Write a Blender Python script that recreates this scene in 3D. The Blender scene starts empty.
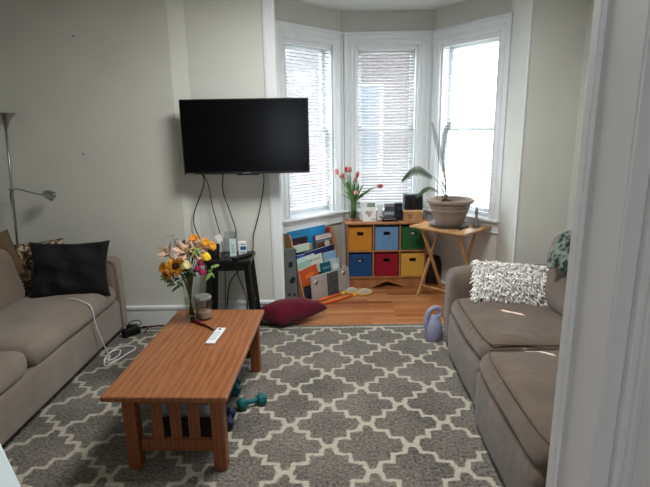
import bpy, bmesh, math, random
from math import sin, cos, pi, radians, sqrt, atan2
from mathutils import Vector as V, Matrix as M, noise

scn = bpy.context.scene
COL = scn.collection
random.seed(7)

# ------------------------------------------------------------------ helpers
def srgb(c):
    return tuple(((x/255)/12.92 if x/255 <= .04045 else ((x/255+.055)/1.055)**2.4) for x in c) + (1,)

def mat(name, rgb, rough=.6, metal=0, var=.0, scale=8, bump=0, bscale=60, rgb2=None, spec=.4, sheen=0, trans=0, ior=1.45, alpha=1, stretch=(1, 1, 1), coat=0, detail=4):
    m = bpy.data.materials.new(name); m.use_nodes = True
    nt = m.node_tree; b = nt.nodes['Principled BSDF']; L = nt.links
    b.inputs['Base Color'].default_value = srgb(rgb)
    b.inputs['Roughness'].default_value = rough
    b.inputs['Metallic'].default_value = metal
    b.inputs['Specular IOR Level'].default_value = spec
    b.inputs['Transmission Weight'].default_value = trans
    b.inputs['IOR'].default_value = ior
    b.inputs['Alpha'].default_value = alpha
    b.inputs['Coat Weight'].default_value = coat
    if sheen:
        b.inputs['Sheen Weight'].default_value = sheen
        b.inputs['Sheen Roughness'].default_value = .5
    tc = nt.nodes.new('ShaderNodeTexCoord'); mp = nt.nodes.new('ShaderNodeMapping')
    mp.inputs['Scale'].default_value = stretch
    L.new(tc.outputs['Object'], mp.inputs['Vector'])
    n = nt.nodes.new('ShaderNodeTexNoise'); n.inputs['Scale'].default_value = scale; n.inputs['Detail'].default_value = detail
    L.new(mp.outputs['Vector'], n.inputs['Vector'])
    mx = nt.nodes.new('ShaderNodeMix'); mx.data_type = 'RGBA'
    c1 = srgb(rgb); c2 = srgb(rgb2) if rgb2 else tuple(x*(1-max(var, .04)) for x in c1[:3]) + (1,)
    mx.inputs['A'].default_value = c1; mx.inputs['B'].default_value = c2
    rp = nt.nodes.new('ShaderNodeMapRange'); rp.inputs['From Min'].default_value = .35; rp.inputs['From Max'].default_value = .65
    L.new(n.outputs['Fac'], rp.inputs['Value']); L.new(rp.outputs['Result'], mx.inputs['Factor'])
    L.new(mx.outputs['Result'], b.inputs['Base Color'])
    if bump:
        n2 = nt.nodes.new('ShaderNodeTexNoise'); n2.inputs['Scale'].default_value = bscale; n2.inputs['Detail'].default_value = 3
        L.new(mp.outputs['Vector'], n2.inputs['Vector'])
        bp = nt.nodes.new('ShaderNodeBump'); bp.inputs['Strength'].default_value = bump; bp.inputs['Distance'].default_value = .01
        L.new(n2.outputs['Fac'], bp.inputs['Height']); L.new(bp.outputs['Normal'], b.inputs['Normal'])
    return m

def pane_mat(name, tint, gloss=.08):
    m = bpy.data.materials.new(name); m.use_nodes = True
    nt = m.node_tree; nt.nodes.clear()
    o = nt.nodes.new('ShaderNodeOutputMaterial'); t = nt.nodes.new('ShaderNodeBsdfTransparent'); g = nt.nodes.new('ShaderNodeBsdfGlossy')
    t.inputs['Color'].default_value = tuple(tint) + (1,); g.inputs['Roughness'].default_value = .03
    lw = nt.nodes.new('ShaderNodeLayerWeight'); lw.inputs['Blend'].default_value = .5
    pw = nt.nodes.new('ShaderNodeMath'); pw.operation = 'POWER'; pw.inputs[1].default_value = 4; nt.links.new(lw.outputs['Facing'], pw.inputs[0])
    f = nt.nodes.new('ShaderNodeMath'); f.operation = 'MULTIPLY_ADD'; f.inputs[1].default_value = .5; f.inputs[2].default_value = gloss*.25; nt.links.new(pw.outputs[0], f.inputs[0])
    mx = nt.nodes.new('ShaderNodeMixShader')
    nt.links.new(f.outputs[0], mx.inputs[0]); nt.links.new(t.outputs[0], mx.inputs[1]); nt.links.new(g.outputs[0], mx.inputs[2])
    nt.links.new(mx.outputs[0], o.inputs['Surface'])
    return m

class B:
    """collects shapes in one bmesh; done() links them as one mesh object"""
    def __init__(s): s.bm = bmesh.new()
    def box(s, c, d, rot=None, bev=0, seg=2):
        r = bmesh.ops.create_cube(s.bm, size=1)
        vs = r['verts']
        for v in vs: v.co = V((v.co.x*d[0], v.co.y*d[1], v.co.z*d[2]))
        if bev:
            es = list({e for v in vs for e in v.link_edges})
            rr = bmesh.ops.bevel(s.bm, geom=es, offset=bev, segments=seg, affect='EDGES', profile=.5)
            vs = list({v for f in rr['faces'] for v in f.verts} | {v for v in vs if v.is_valid})
        m = M.Translation(V(c)) @ (rot.to_4x4() if rot else M.Identity(4))
        for v in vs: v.co = m @ v.co
        return s
    def tube(s, pts, r, seg=8, caps=True):
        pts = [V(p) for p in pts]; n = len(pts)
        rad = r if isinstance(r, (list, tuple)) else [r]*n
        rings = []; up = None
        for i, p in enumerate(pts):
            t = (pts[min(i+1, n-1)] - pts[max(i-1, 0)])
            if t.length < 1e-9: t = V((0, 0, 1))
            t.normalize()
            if up is None:
                up = V((0, 0, 1)) if abs(t.z) < .9 else V((1, 0, 0))
            a = (up - t*up.dot(t))
            if a.length < 1e-6: a = t.orthogonal()
            a.normalize(); up = a; b = t.cross(a)
            rings.append([s.bm.verts.new(p + (a*cos(2*pi*k/seg) + b*sin(2*pi*k/seg))*rad[i]) for k in range(seg)])
        for i in range(n-1):
            for k in range(seg):
                s.bm.faces.new((rings[i][k], rings[i][(k+1) % seg], rings[i+1][(k+1) % seg], rings[i+1][k]))
        if caps:
            s.bm.faces.new(rings[0][::-1]); s.bm.faces.new(rings[-1])
        return s
    def lathe(s, prof, c=(0, 0, 0), seg=32, rot=None, wob=None):
        m = M.Translation(V(c)) @ (rot.to_4x4() if rot else M.Identity(4))
        rings = []
        for (r, z) in prof:
            if r < 1e-6: rings.append([s.bm.verts.new(m @ V((0, 0, z)))])
            else: rings.append([s.bm.verts.new(m @ V((r*(1+(wob(k/seg) if wob else 0))*cos(2*pi*k/seg), r*(1+(wob(k/seg) if wob else 0))*sin(2*pi*k/seg), z))) for k in range(seg)])
        for a, b in zip(rings, rings[1:]):
            for k in range(seg):
                k2 = (k+1) % seg
                if len(a) == 1 and len(b) == 1: continue
                if len(a) == 1: s.bm.faces.new((a[0], b[k2], b[k]))
                elif len(b) == 1: s.bm.faces.new((a[k], a[k2], b[0]))
                else: s.bm.faces.new((a[k], a[k2], b[k2], b[k]))
        return s
    def prism(s, poly, h, m=None, hole=None):
        """poly in local xy, extruded 0..h along local z, placed by matrix m"""
        m = m or M.Identity(4)
        lo = [s.bm.verts.new(m @ V((x, y, 0))) for x, y in poly]
        hi = [s.bm.verts.new(m @ V((x, y, h))) for x, y in poly]
        n = len(poly)
        s.bm.faces.new(lo[::-1]); s.bm.faces.new(hi)
        for i in range(n): s.bm.faces.new((lo[i], lo[(i+1) % n], hi[(i+1) % n], hi[i]))
        return s
    def cushion(s, c, d, r=.05, bulge=.02, n=10, rot=None, wr=0, seed=0):
        """soft box: rounded edges and bulging faces"""
        hx, hy, hz = d[0]/2, d[1]/2, d[2]/2
        m = M.Translation(V(c)) @ (rot.to_4x4() if rot else M.Identity(4))
        r = min(r, hx*.98, hy*.98, hz*.98)
        key = {}
        def vert(p):
            k = tuple(round(x, 5) for x in p)
            if k in key: return key[k]
            q = V((p[0]*hx, p[1]*hy, p[2]*hz))
            i = V((max(-hx+r, min(hx-r, q.x)), max(-hy+r, min(hy-r, q.y)), max(-hz+r, min(hz-r, q.z))))
            dd = q - i
            if dd.length > 1e-9:
                q = i + dd.normalized()*r
            q.z += bulge*(1-p[0]**2)*(1-p[1]**2)*p[2]
            q.x += bulge*.6*(1-p[1]**2)*(1-p[2]**2)*p[0]
            q.y += bulge*.6*(1-p[0]**2)*(1-p[2]**2)*p[1]
            if wr:
                q += V((0, 0, 1))*wr*noise.noise(V((q.x*7+seed, q.y*4, q.z*5)))
                q += V((1, 0, 0))*wr*.5*noise.noise(V((q.x*5, q.y*6+seed, q.z*9+3)))
            v = s.bm.verts.new(m @ q); key[k] = v; return v
        # denser near edges
        g = sorted({-1+2*i/n for i in range(n+1)} | {-1+r/hx*.35, 1-r/hx*.35})
        def axis(h):
            e = r/h
            return [-1, -1+e*.15, -1+e*.4, -1+e] + [(-1+e)+(2-2*e)*i/n for i in range(1, n)] + [1-e, 1-e*.4, 1-e*.15, 1]
        ax, ay, az = axis(hx), axis(hy), axis(hz)
        def face(f, A, Bx):
            for i in range(len(A)-1):
                for j in range(len(Bx)-1):
                    q = [vert(f(A[i], Bx[j])), vert(f(A[i+1], Bx[j])), vert(f(A[i+1], Bx[j+1])), vert(f(A[i], Bx[j+1]))]
                    if len(set(q)) == 4:
                        try: s.bm.faces.new(q)
                        except ValueError: pass
        face(lambda a, b: (a, b, 1), ax, ay); face(lambda a, b: (b, a, -1), ay, ax)
        face(lambda a, b: (1, a, b), ay, az); face(lambda a, b: (-1, b, a), az, ay)
        face(lambda a, b: (b, 1, a), az, ax); face(lambda a, b: (a, -1, b), ax, az)
        return s
    def pillow(s, w, h, t, m, n=18, pinch=.08, wr=.0, seed=0, pw=.42):
        """scatter-pillow form lying in local xy"""
        for sg in (1, -1):
            g = []
            for i in range(n+1):
                row = []
                for j in range(n+1):
                    u = -1+2*i/n; v = -1+2*j/n
                    x = w/2*u*(1-pinch*(1-v*v)); y = h/2*v*(1-pinch*(1-u*u))
                    z = sg*t/2*max(0, (1-u*u)*(1-v*v))**pw
                    if wr:
                        z += wr*noise.noise(V((x*9+seed, y*9, sg*2))) * min(1, 4*(1-u*u)*(1-v*v))
                    row.append(s.bm.verts.new(m @ V((x, y, z))))
                g.append(row)
            for i in range(n):
                for j in range(n):
                    q = (g[i][j], g[i+1][j], g[i+1][j+1], g[i][j+1])
                    s.bm.faces.new(q if sg > 0 else q[::-1])
        bmesh.ops.remove_doubles(s.bm, verts=s.bm.verts[:], dist=1e-5)
        return s
    def ball(s, c, r, sc=(1, 1, 1), seg=12, rot=None):
        res = bmesh.ops.create_uvsphere(s.bm, u_segments=seg, v_segments=max(6, seg*2//3), radius=r)
        m = M.Translation(V(c)) @ (rot.to_4x4() if rot else M.Identity(4))
        for v in res['verts']: v.co = m @ V((v.co.x*sc[0], v.co.y*sc[1], v.co.z*sc[2]))
        return s
    def leaf(s, base, tip, w, nrm=(0, 0, 1), droop=0, n=6, th=.0012):
        """closed thin pointed blade from base to tip"""
        base = V(base); tip = V(tip); d = tip-base; nrm = V(nrm)
        side = d.cross(nrm)
        if side.length < 1e-6: side = d.orthogonal()
        side.normalize(); up = side.cross(d).normalized()
        top = []; bot = []
        for i in range(n+1):
            t = i/n; ww = w/2*sin(pi*min(1, .06+.94*t))**.8 if t < 1 else 0.0003
            c = base + d*t + up*(-droop*t*t)
            row = [c - side*ww + up*ww*.25, c, c + side*ww + up*ww*.25]
            top.append([s.bm.verts.new(p + up*th/2) for p in row]); bot.append([s.bm.verts.new(p - up*th/2) for p in row])
        for i in range(n):
            for k in range(2):
                s.bm.faces.new((top[i][k], top[i][k+1], top[i+1][k+1], top[i+1][k]))
                s.bm.faces.new((bot[i][k+1], bot[i][k], bot[i+1][k], bot[i+1][k+1]))
            s.bm.faces.new((top[i][0], top[i+1][0], bot[i+1][0], bot[i][0]))
            s.bm.faces.new((top[i+1][2], top[i][2], bot[i][2], bot[i+1][2]))
        return s
    def done(s, name, material, parent=None, smooth=False, loc=None, rz=0):
        bmesh.ops.recalc_face_normals(s.bm, faces=s.bm.faces[:])
        me = bpy.data.meshes.new(name); s.bm.to_mesh(me); s.bm.free()
        me.materials.append(material)
        if smooth:
            for p in me.polygons: p.use_smooth = True
            if smooth == 'auto':
                for p in me.polygons: p.use_smooth = True
                try: me.set_sharp_from_angle(angle=radians(40))
                except Exception: pass
        o = bpy.data.objects.new(name, me); COL.objects.link(o)
        if parent: o.parent = parent
        if loc: o.location = loc
        if rz: o.rotation_euler = (0, 0, rz)
        return o

def tag(o, label=None, cat=None, group=None, kind=None):
    if label: o['label'] = label
    if cat: o['category'] = cat
    if group: o['group'] = group
    if kind: o['kind'] = kind
    return o
def thing(name, loc, label, cat, rz=0, group=None):
    o = bpy.data.objects.new(name, None); COL.objects.link(o); o.empty_display_size = .05
    o.location = loc; o.rotation_euler = (0, 0, rz)
    return tag(o, label, cat, group)
def struct(o): o['kind'] = 'structure'; return o
def Rx(a): return M.Rotation(a, 3, 'X')
def Ry(a): return M.Rotation(a, 3, 'Y')
def Rz(a): return M.Rotation(a, 3, 'Z')
def T(x, y, z): return M.Translation(V((x, y, z)))
def smoothline(pts, n=8):
    """Catmull-Rom through points"""
    P = [V(p) for p in pts]; P = [P[0]*2-P[1]] + P + [P[-1]*2-P[-2]]; out = []
    for i in range(1, len(P)-2):
        for k in range(n):
            t = k/n; a, b, c, d = P[i-1], P[i], P[i+1], P[i+2]
            out.append(.5*((2*b) + (c-a)*t + (2*a-5*b+4*c-d)*t*t + (3*b-a-3*c+d)*t**3))
    out.append(P[-2]); return out

# ------------------------------------------------------------------ materials
PAINT = mat('wall_paint', (206, 207, 200), .75, var=.05, scale=2.5, bump=.12, bscale=90, spec=.25)
PAINT2 = mat('bay_wall_paint', (200, 199, 193), .75, var=.05, scale=2.5, bump=.12, bscale=90, spec=.25)
TRIM = mat('trim_paint', (222, 226, 228), .42, var=.04, scale=5, bump=.05, bscale=30, spec=.45)
CEIL = mat('ceiling_paint', (222, 224, 220), .8, var=.03, scale=3)
BLIND = mat('blind_slat', (214, 214, 216), .5, var=.02)
GLASS = pane_mat('window_glass', (.97, .98, .98), .12)
CLEAR = pane_mat('clear_vase_glass', (.96, .98, .97), .08)
JARG = pane_mat('smoked_jar_glass', (.86, .85, .85), .25)
PLAST = pane_mat('clear_plastic', (.85, .87, .88), .15)
BLACKP = mat('black_plastic', (14, 14, 15), .35, var=.1)
BLACKM = mat('black_matte', (20, 20, 21), .7, var=.15)
SCREEN = mat('tv_screen', (6, 6, 8), .2, var=.02, spec=.08)
BLACKW = mat('black_wood', (17, 17, 18), .4, var=.2, scale=12, stretch=(1, 1, .2), bump=.1)
CHROME = mat('brushed_nickel', (165, 165, 162), .32, metal=1, var=.05)
WHITEP = mat('white_plastic', (225, 226, 228), .4)
WHITEC = mat('white_card', (226, 226, 224), .7)
LSOFA = mat('taupe_sofa_fabric', (136, 123, 112), .95, var=.18, scale=5, bump=.5, bscale=260, sheen=.25, spec=.1, detail=6)
LSOFA2 = mat('tan_back_cushion_fabric', (128, 112, 97), .95, var=.2, scale=5, bump=.5, bscale=260, sheen=.25, spec=.1, detail=6)
RSOFA = mat('brown_corduroy_fabric', (106, 91, 80), .95, var=.22, scale=6, bump=.6, bscale=220, sheen=.3, spec=.1, detail=6)
RSEAM = mat('dark_seam', (92, 77, 66), .95)
MAROON = mat('maroon_fabric', (92, 16, 34), .9, var=.25, scale=9, bump=.3, bscale=200, sheen=.2, spec=.1)
OAKT = None

def wood(name, rgb, rgb2, scale=3, stretch=(1, 1, 1), rough=.38, rot=(0, 0, 0), ring=False, spec=.45):
    m = mat(name, rgb, rough, spec=spec)
    nt = m.node_tree; b = nt.nodes['Principled BSDF']; L = nt.links
    tc = nt.nodes.new('ShaderNodeTexCoord'); mp = nt.nodes.new('ShaderNodeMapping')
    mp.inputs['Scale'].default_value = stretch; mp.inputs['Rotation'].default_value = rot
    L.new(tc.outputs['Object'], mp.inputs['Vector'])
    w = nt.nodes.new('ShaderNodeTexWave'); w.wave_type = 'BANDS'; w.bands_direction = 'X'
    w.inputs['Scale'].default_value = scale; w.inputs['Distortion'].default_value = 9 if ring else 2.5
    w.inputs['Detail'].default_value = 3; w.inputs['Detail Scale'].default_value = 1.2
    L.new(mp.outputs['Vector'], w.inputs['Vector'])
    n = nt.nodes.new('ShaderNodeTexNoise'); n.inputs['Scale'].default_value = scale*6; n.inputs['Detail'].default_value = 5
    L.new(mp.outputs['Vector'], n.inputs['Vector'])
    a = nt.nodes.new('ShaderNodeMath'); a.operation = 'MULTIPLY_ADD'; a.inputs[1].default_value = .34; a.inputs[2].default_value = .0
    L.new(w.outputs['Fac'], a.inputs[0])
    a2 = nt.nodes.new('ShaderNodeMath'); a2.operation = 'MULTIPLY_ADD'; a2.inputs[1].default_value = .75
    L.new(n.outputs['Fac'], a2.inputs[0]); L.new(a.outputs[0], a2.inputs[2])
    mx = nt.nodes.new('ShaderNodeMix'); mx.data_type = 'RGBA'
    mx.inputs['A'].default_value = srgb(rgb); mx.inputs['B'].default_value = srgb(rgb2)
    L.new(a2.outputs[0], mx.inputs['Factor']); L.new(mx.outputs['Result'], b.inputs['Base Color'])
    return m

OAK = wood('oak_table_wood', (168, 108, 68), (108, 64, 38), 2.6, (3.4, .45, 1), .34, ring=True)
OAKL = wood('oak_leg_wood', (150, 88, 52), (104, 58, 32), 5, (3, 3, .4), .4)
PINE = wood('light_beech', (196, 152, 104), (160, 116, 72), 4, (.6, 3, 3), .45)
SHELFW = wood('shelf_wood', (176, 120, 76), (136, 86, 50), 4, (.5, 2, 2), .45)
BIRCH = wood('birch_panel', (186, 146, 108), (158, 118, 82), 4, (2, 2, .5), .5)

def floor_mat():
    m = mat('oak_strip_floor', (170, 108, 66), .3, spec=.5)
    nt = m.node_tree; b = nt.nodes['Principled BSDF']; L = nt.links
    tc = nt.nodes.new('ShaderNodeTexCoord')
    br = nt.nodes.new('ShaderNodeTexBrick'); br.offset = .37; br.offset_frequency = 2
    br.inputs['Scale'].default_value = 1; br.inputs['Brick Width'].default_value = .62; br.inputs['Row Height'].default_value = .058
    br.inputs['Mortar Size'].default_value = .0012; br.inputs['Mortar Smooth'].default_value = .2; br.inputs['Bias'].default_value = 0
    br.inputs['Color1'].default_value = (0, 0, 0, 1); br.inputs['Color2'].default_value = (1, 1, 1, 1); br.inputs['Mortar'].default_value = (.5, .5, .5, 1)
    L.new(tc.outputs['Object'], br.inputs['Vector'])
    cr = nt.nodes.new('ShaderNodeValToRGB'); e = cr.color_ramp.elements
    e[0].color = srgb((138, 74, 42)); e[1].color = srgb((206, 150, 102))
    x = cr.color_ramp.elements.new(.3); x.color = srgb((176, 110, 66))
    x = cr.color_ramp.elements.new(.65); x.color = srgb((190, 124, 76))
    L.new(br.outputs['Color'], cr.inputs['Fac'])
    mp = nt.nodes.new('ShaderNodeMapping'); mp.inputs['Scale'].default_value = (2, 26, 1); L.new(tc.outputs['Object'], mp.inputs['Vector'])
    n = nt.nodes.new('ShaderNodeTexNoise'); n.inputs['Scale'].default_value = 3; n.inputs['Detail'].default_value = 5; L.new(mp.outputs['Vector'], n.inputs['Vector'])
    mx = nt.nodes.new('ShaderNodeMix'); mx.data_type = 'RGBA'; mx.blend_type = 'MULTIPLY'; mx.inputs['Factor'].default_value = .35
    L.new(cr.outputs['Color'], mx.inputs['A']); L.new(n.outputs['Color'], mx.inputs['B'])
    mx2 = nt.nodes.new('ShaderNodeMix'); mx2.data_type = 'RGBA'; mx2.inputs['B'].default_value = srgb((60, 32, 20))
    L.new(br.outputs['Fac'], mx2.inputs['Factor']); L.new(mx.outputs['Result'], mx2.inputs['A'])
    L.new(mx2.outputs['Result'], b.inputs['Base Color'])
    return m
FLOORM = floor_mat()

def rug_mat():
    """grey shag with a cream stepped trellis; lattice 0.425 x 0.386 m"""
    m = mat('trellis_rug', (96, 90, 84), 1, spec=.05, sheen=.2)
    nt = m.node_tree; b = nt.nodes['Principled BSDF']; L = nt.links
    N = nt.nodes.new
    def math_(op, a, bb=None, c=None):
        x = N('ShaderNodeMath'); x.operation = op
        for i, q in enumerate((a, bb, c)):
            if q is None: continue
            if isinstance(q, (int, float)): x.inputs[i].default_value = q
            else: L.new(q, x.inputs[i])
        return x.outputs[0]
    tc = N('ShaderNodeTexCoord')
    wn = N('ShaderNodeTexNoise'); wn.inputs['Scale'].default_value = 24; wn.inputs['Detail'].default_value = 3
    L.new(tc.outputs['Object'], wn.inputs['Vector'])
    vm = N('ShaderNodeVectorMath'); vm.operation = 'MULTIPLY_ADD'; vm.inputs[1].default_value = (.03, .03, 0); 
    L.new(wn.outputs['Color'], vm.inputs[0]); L.new(tc.outputs['Object'], vm.inputs[2])
    sp = N('ShaderNodeSeparateXYZ'); L.new(vm.outputs[0], sp.inputs[0])
    # object space equals world space for the rug: nodes at x=.215+.425i, y=3.555-.386j
    a = math_('DIVIDE', math_('SUBTRACT', sp.outputs[0], .23), .2125)
    c = math_('DIVIDE', math_('SUBTRACT', sp.outputs[1], 3.57), .193)
    p = math_('ADD', a, c); q = math_('SUBTRACT', a, c)
    def line(v, t):
        # v crosses even integers on the lines; stepped by a wave along t
        w = math_('MULTIPLY', math_('MULTIPLY', math_('SINE', math_('MULTIPLY', t, pi*3)), .118), math_('ADD', .38, math_('MULTIPLY', math_('ABSOLUTE', math_('SINE', math_('MULTIPLY', t, pi*.5))), .62)))
        w2 = math_('MULTIPLY', math_('SINE', math_('MULTIPLY', t, pi*9)), -.012)
        f = math_('SUBTRACT', v, math_('ADD', w, w2))
        return math_('ABSOLUTE', math_('SUBTRACT', math_('FLOORED_MODULO', math_('ADD', f, 1), 2), 1))
    d = math_('MINIMUM', line(p, q), line(q, p))
    ln = N('ShaderNodeMapRange'); ln.inputs['From Min'].default_value = .075; ln.inputs['From Max'].default_value = .13
    ln.inputs['To Min'].default_value = 1; ln.inputs['To Max'].default_value = 0; L.new(d, ln.inputs['Value'])
    # pale border line near the far edge, plain grey outside it
    bd = math_('ABSOLUTE', math_('SUBTRACT', sp.outputs[1], 3.768))
    bl = math_('LESS_THAN', bd, .009); out = math_('GREATER_THAN', sp.outputs[1], 3.768)
    f = math_('MULTIPLY', ln.outputs['Result'], math_('SUBTRACT', 1, out))
    f = math_('MAXIMUM', f, bl)
    n = N('ShaderNodeTexNoise'); n.inputs['Scale'].default_value = 62; n.inputs['Detail'].default_value = 4; L.new(tc.outputs['Object'], n.inputs['Vector'])
    n3 = N('ShaderNodeTexNoise'); n3.inputs['Scale'].default_value = 3; n3.inputs['Detail'].default_value = 3; L.new(tc.outputs['Object'], n3.inputs['Vector'])
    g = N('ShaderNodeMix'); g.data_type = 'RGBA'; g.inputs['A'].default_value = srgb((52, 48, 45)); g.inputs['B'].default_value = srgb((158, 150, 140))
    L.new(math_('ADD', math_('MULTIPLY', math_('SUBTRACT', n.outputs['Fac'], .3), 1.6), math_('MULTIPLY', math_('SUBTRACT', n3.outputs['Fac'], .4), .6)), g.inputs['Factor'])
    cr = N('ShaderNodeMix'); cr.data_type = 'RGBA'; cr.inputs['A'].default_value = srgb((158, 152, 136)); cr.inputs['B'].default_value = srgb((200, 195, 180))
    L.new(n.outputs['Fac'], cr.inputs['Factor'])
    mx = N('ShaderNodeMix'); mx.data_type = 'RGBA'; L.new(f, mx.inputs['Factor']); L.new(g.outputs['Result'], mx.inputs['A']); L.new(cr.outputs['Result'], mx.inputs['B'])
    L.new(mx.outputs['Result'], b.inputs['Base Color'])
    n2 = N('ShaderNodeTexNoise'); n2.inputs['Scale'].default_value = 110; n2.inputs['Detail'].default_value = 2; L.new(tc.outputs['Object'], n2.inputs['Vector'])
    bp = N('ShaderNodeBump'); bp.inputs['Strength'].default_value = .9; bp.inputs['Distance'].default_value = .012
    L.new(n2.outputs['Fac'], bp.inputs['Height']); L.new(bp.outputs['Normal'], b.inputs['Normal'])
    return m

# ------------------------------------------------------------------ setting
CZ = 2.73
L1, L2, R2, R1 = V((-.43, 4.55, 0)), V((.19, 5.15, 0)), V((1.11, 5.15, 0)), V((1.60, 4.42, 0))
XL, XR = -2.62, 1.99

# floor: near room, main room and bay in one slab
b = B(); b.prism([(-2.9, -2.6), (2.3, -2.6), (2.3, 4.1), (1.8, 4.5), (1.2, 5.35), (.1, 5.35), (-.7, 4.6), (-.7, 4.05), (-2.9, 4.05)], .1, T(0, 0, -.1))
struct(b.done('floor', FLOORM))
b = B(); b.prism([(-2.9, -2.6), (2.11, -2.6), (2.11, 4.2), (1.9, 4.5), (1.3, 5.4), (0, 5.4), (-.7, 4.7), (-.7, 4.1), (-2.9, 4.1)], .1, T(0, 0, CZ))
struct(b.done('ceiling', CEIL))

def wall(name, x0, x1, y0, y1, m=PAINT, z0=0, z1=CZ):
    return struct(B().box(((x0+x1)/2, (y0+y1)/2, (z0+z1)/2), (x1-x0, y1-y0, z1-z0)).done(name, m))
b = B()   # back wall left of the bay, with a shallow bevelled step
b.prism([(XL-.12, 3.87), (-1.135, 3.87), (-1.02, 3.92), (-.36, 3.92), (-.35, 3.93), (-.35, 3.98), (-.43, 4.55), (-.62, 4.6), (-.62, 4.07), (XL-.12, 4.07)], CZ)
wbl = struct(b.done('wall_back_left', PAINT))
for i, (x, z) in enumerate(((-1.842, 2.309), (-1.878, 1.449))):
    h = B().lathe([(0, -.002), (.007, -.001), (.005, .001), (0, .001)], (x, 3.868, z), 8, Rx(pi/2)).done('nail_hole', BLACKM, wbl)
b = B().prism([(1.568, 3.93), (1.6, 3.93+.49), (1.78, 4.5), (1.8, 4.08), (XR+.12, 4.08), (XR+.12, 3.93)], CZ)
struct(b.done('wall_back_right', PAINT))
wall('wall_left', XL-.12, XL, -2.5, 3.87)
b = B()
for y0, y1, z0, z1 in ((.9, 1.36, 0, CZ), (2.34, 3.93, 0, CZ), (1.36, 2.34, 0, .95), (1.36, 2.34, 2.68, CZ)): b.box((XR+.06, (y0+y1)/2, (z0+z1)/2), (.12, y1-y0, z1-z0))
struct(b.done('wall_right', PAINT))
w4 = bpy.data.objects.new('window_4', None); COL.objects.link(w4); w4.location = (XR, 1.85, .95); struct(w4)  # unseen side window, added only to admit the sun slivers
b = B()
for y in (-.54, .54): b.box((-.01, y, .865), (.02, .10, 1.73), bev=.003)
b.box((-.01, 0, -.02), (.05, 1.2, .04), bev=.004); b.done('window_casing', TRIM, w4)
B().box((.10, 0, .865), (.005, .98, 1.73)).done('glass_pane', GLASS, w4)
# unseen sun mask, added so two short gaps throw slivers onto the seat
b = B()
X4 = XR+.004
def pan(y0, y1, z0, z1): b.box((X4, (y0+y1)/2, (z0+z1)/2), (.004, y1-y0, z1-z0))
pan(1.355, 1.583, .94, 2.69); pan(1.605, 2.137, .94, 2.69); pan(2.160, 2.345, .94, 2.69)
pan(1.583, 1.605, .94, 2.20); pan(1.583, 1.605, 2.43, 2.69); pan(2.137, 2.160, .94, 2.11); pan(2.137, 2.160, 2.33, 2.69)
tag(b.done('window_shade', mat('opaque_shade', (196, 192, 184), .9)), 'closed pale shade over the side window behind the loveseat', 'window shade')
# corner board at the bay opening and the one on the right
b = B(); b.box((-.393, 3.915, CZ/2), (.075, .022, CZ), bev=.006); b.box((-.434, 3.914, CZ/2), (.012, .014, CZ), bev=.003)
struct(b.done('trim_1', TRIM))
b = B(); b.box((1.572, 3.926, CZ/2), (.014, .014, CZ), bev=.005, seg=3)
struct(b.done('trim_2', TRIM))
b = B(); b.box((XR-.012, 3.35, CZ/2), (.024, .10, CZ), bev=.004); struct(b.done('trim_3', TRIM))

def baseboard(name, p, q, h=.19, t=.016):
    """runs from p to q with the room on its right-hand side"""
    p = V(p); q = V(q); d = q-p; L_ = d.length; a = atan2(d.y, d.x)
    b = B()
    prof = [(0, 0), (-t, 0), (-t, h-.03), (-t-.008, h-.028), (-t-.008, h-.008), (-t*.6, h), (0, h)]
    m = M.Translation(p) @ M.Rotation(a, 4, 'Z') @ M(((0, 0, 1, 0), (1, 0, 0, 0), (0, 1, 0, 0), (0, 0, 0, 1)))
    b.prism(prof, L_, m)
    return struct(b.done(name, TRIM))
baseboard('baseboard_back', (XL, 3.87, 0), (-1.14, 3.87, 0))
baseboard('baseboard_back_bay', (-1.02, 3.92, 0), (-.34, 3.92, 0), .205)
baseboard('baseboard_back_right', (1.585, 3.93, 0), (XR, 3.93, 0))
baseboard('baseboard_left', (XL, 1.0, 0), (XL, 3.87, 0))
baseboard('baseboard_bay_left', L1, L2, .15, .012)
baseboard('baseboard_bay_back', L2, R2, .15, .012)
baseboard('baseboard_bay_right', R2, R1, .02, .016)

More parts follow.
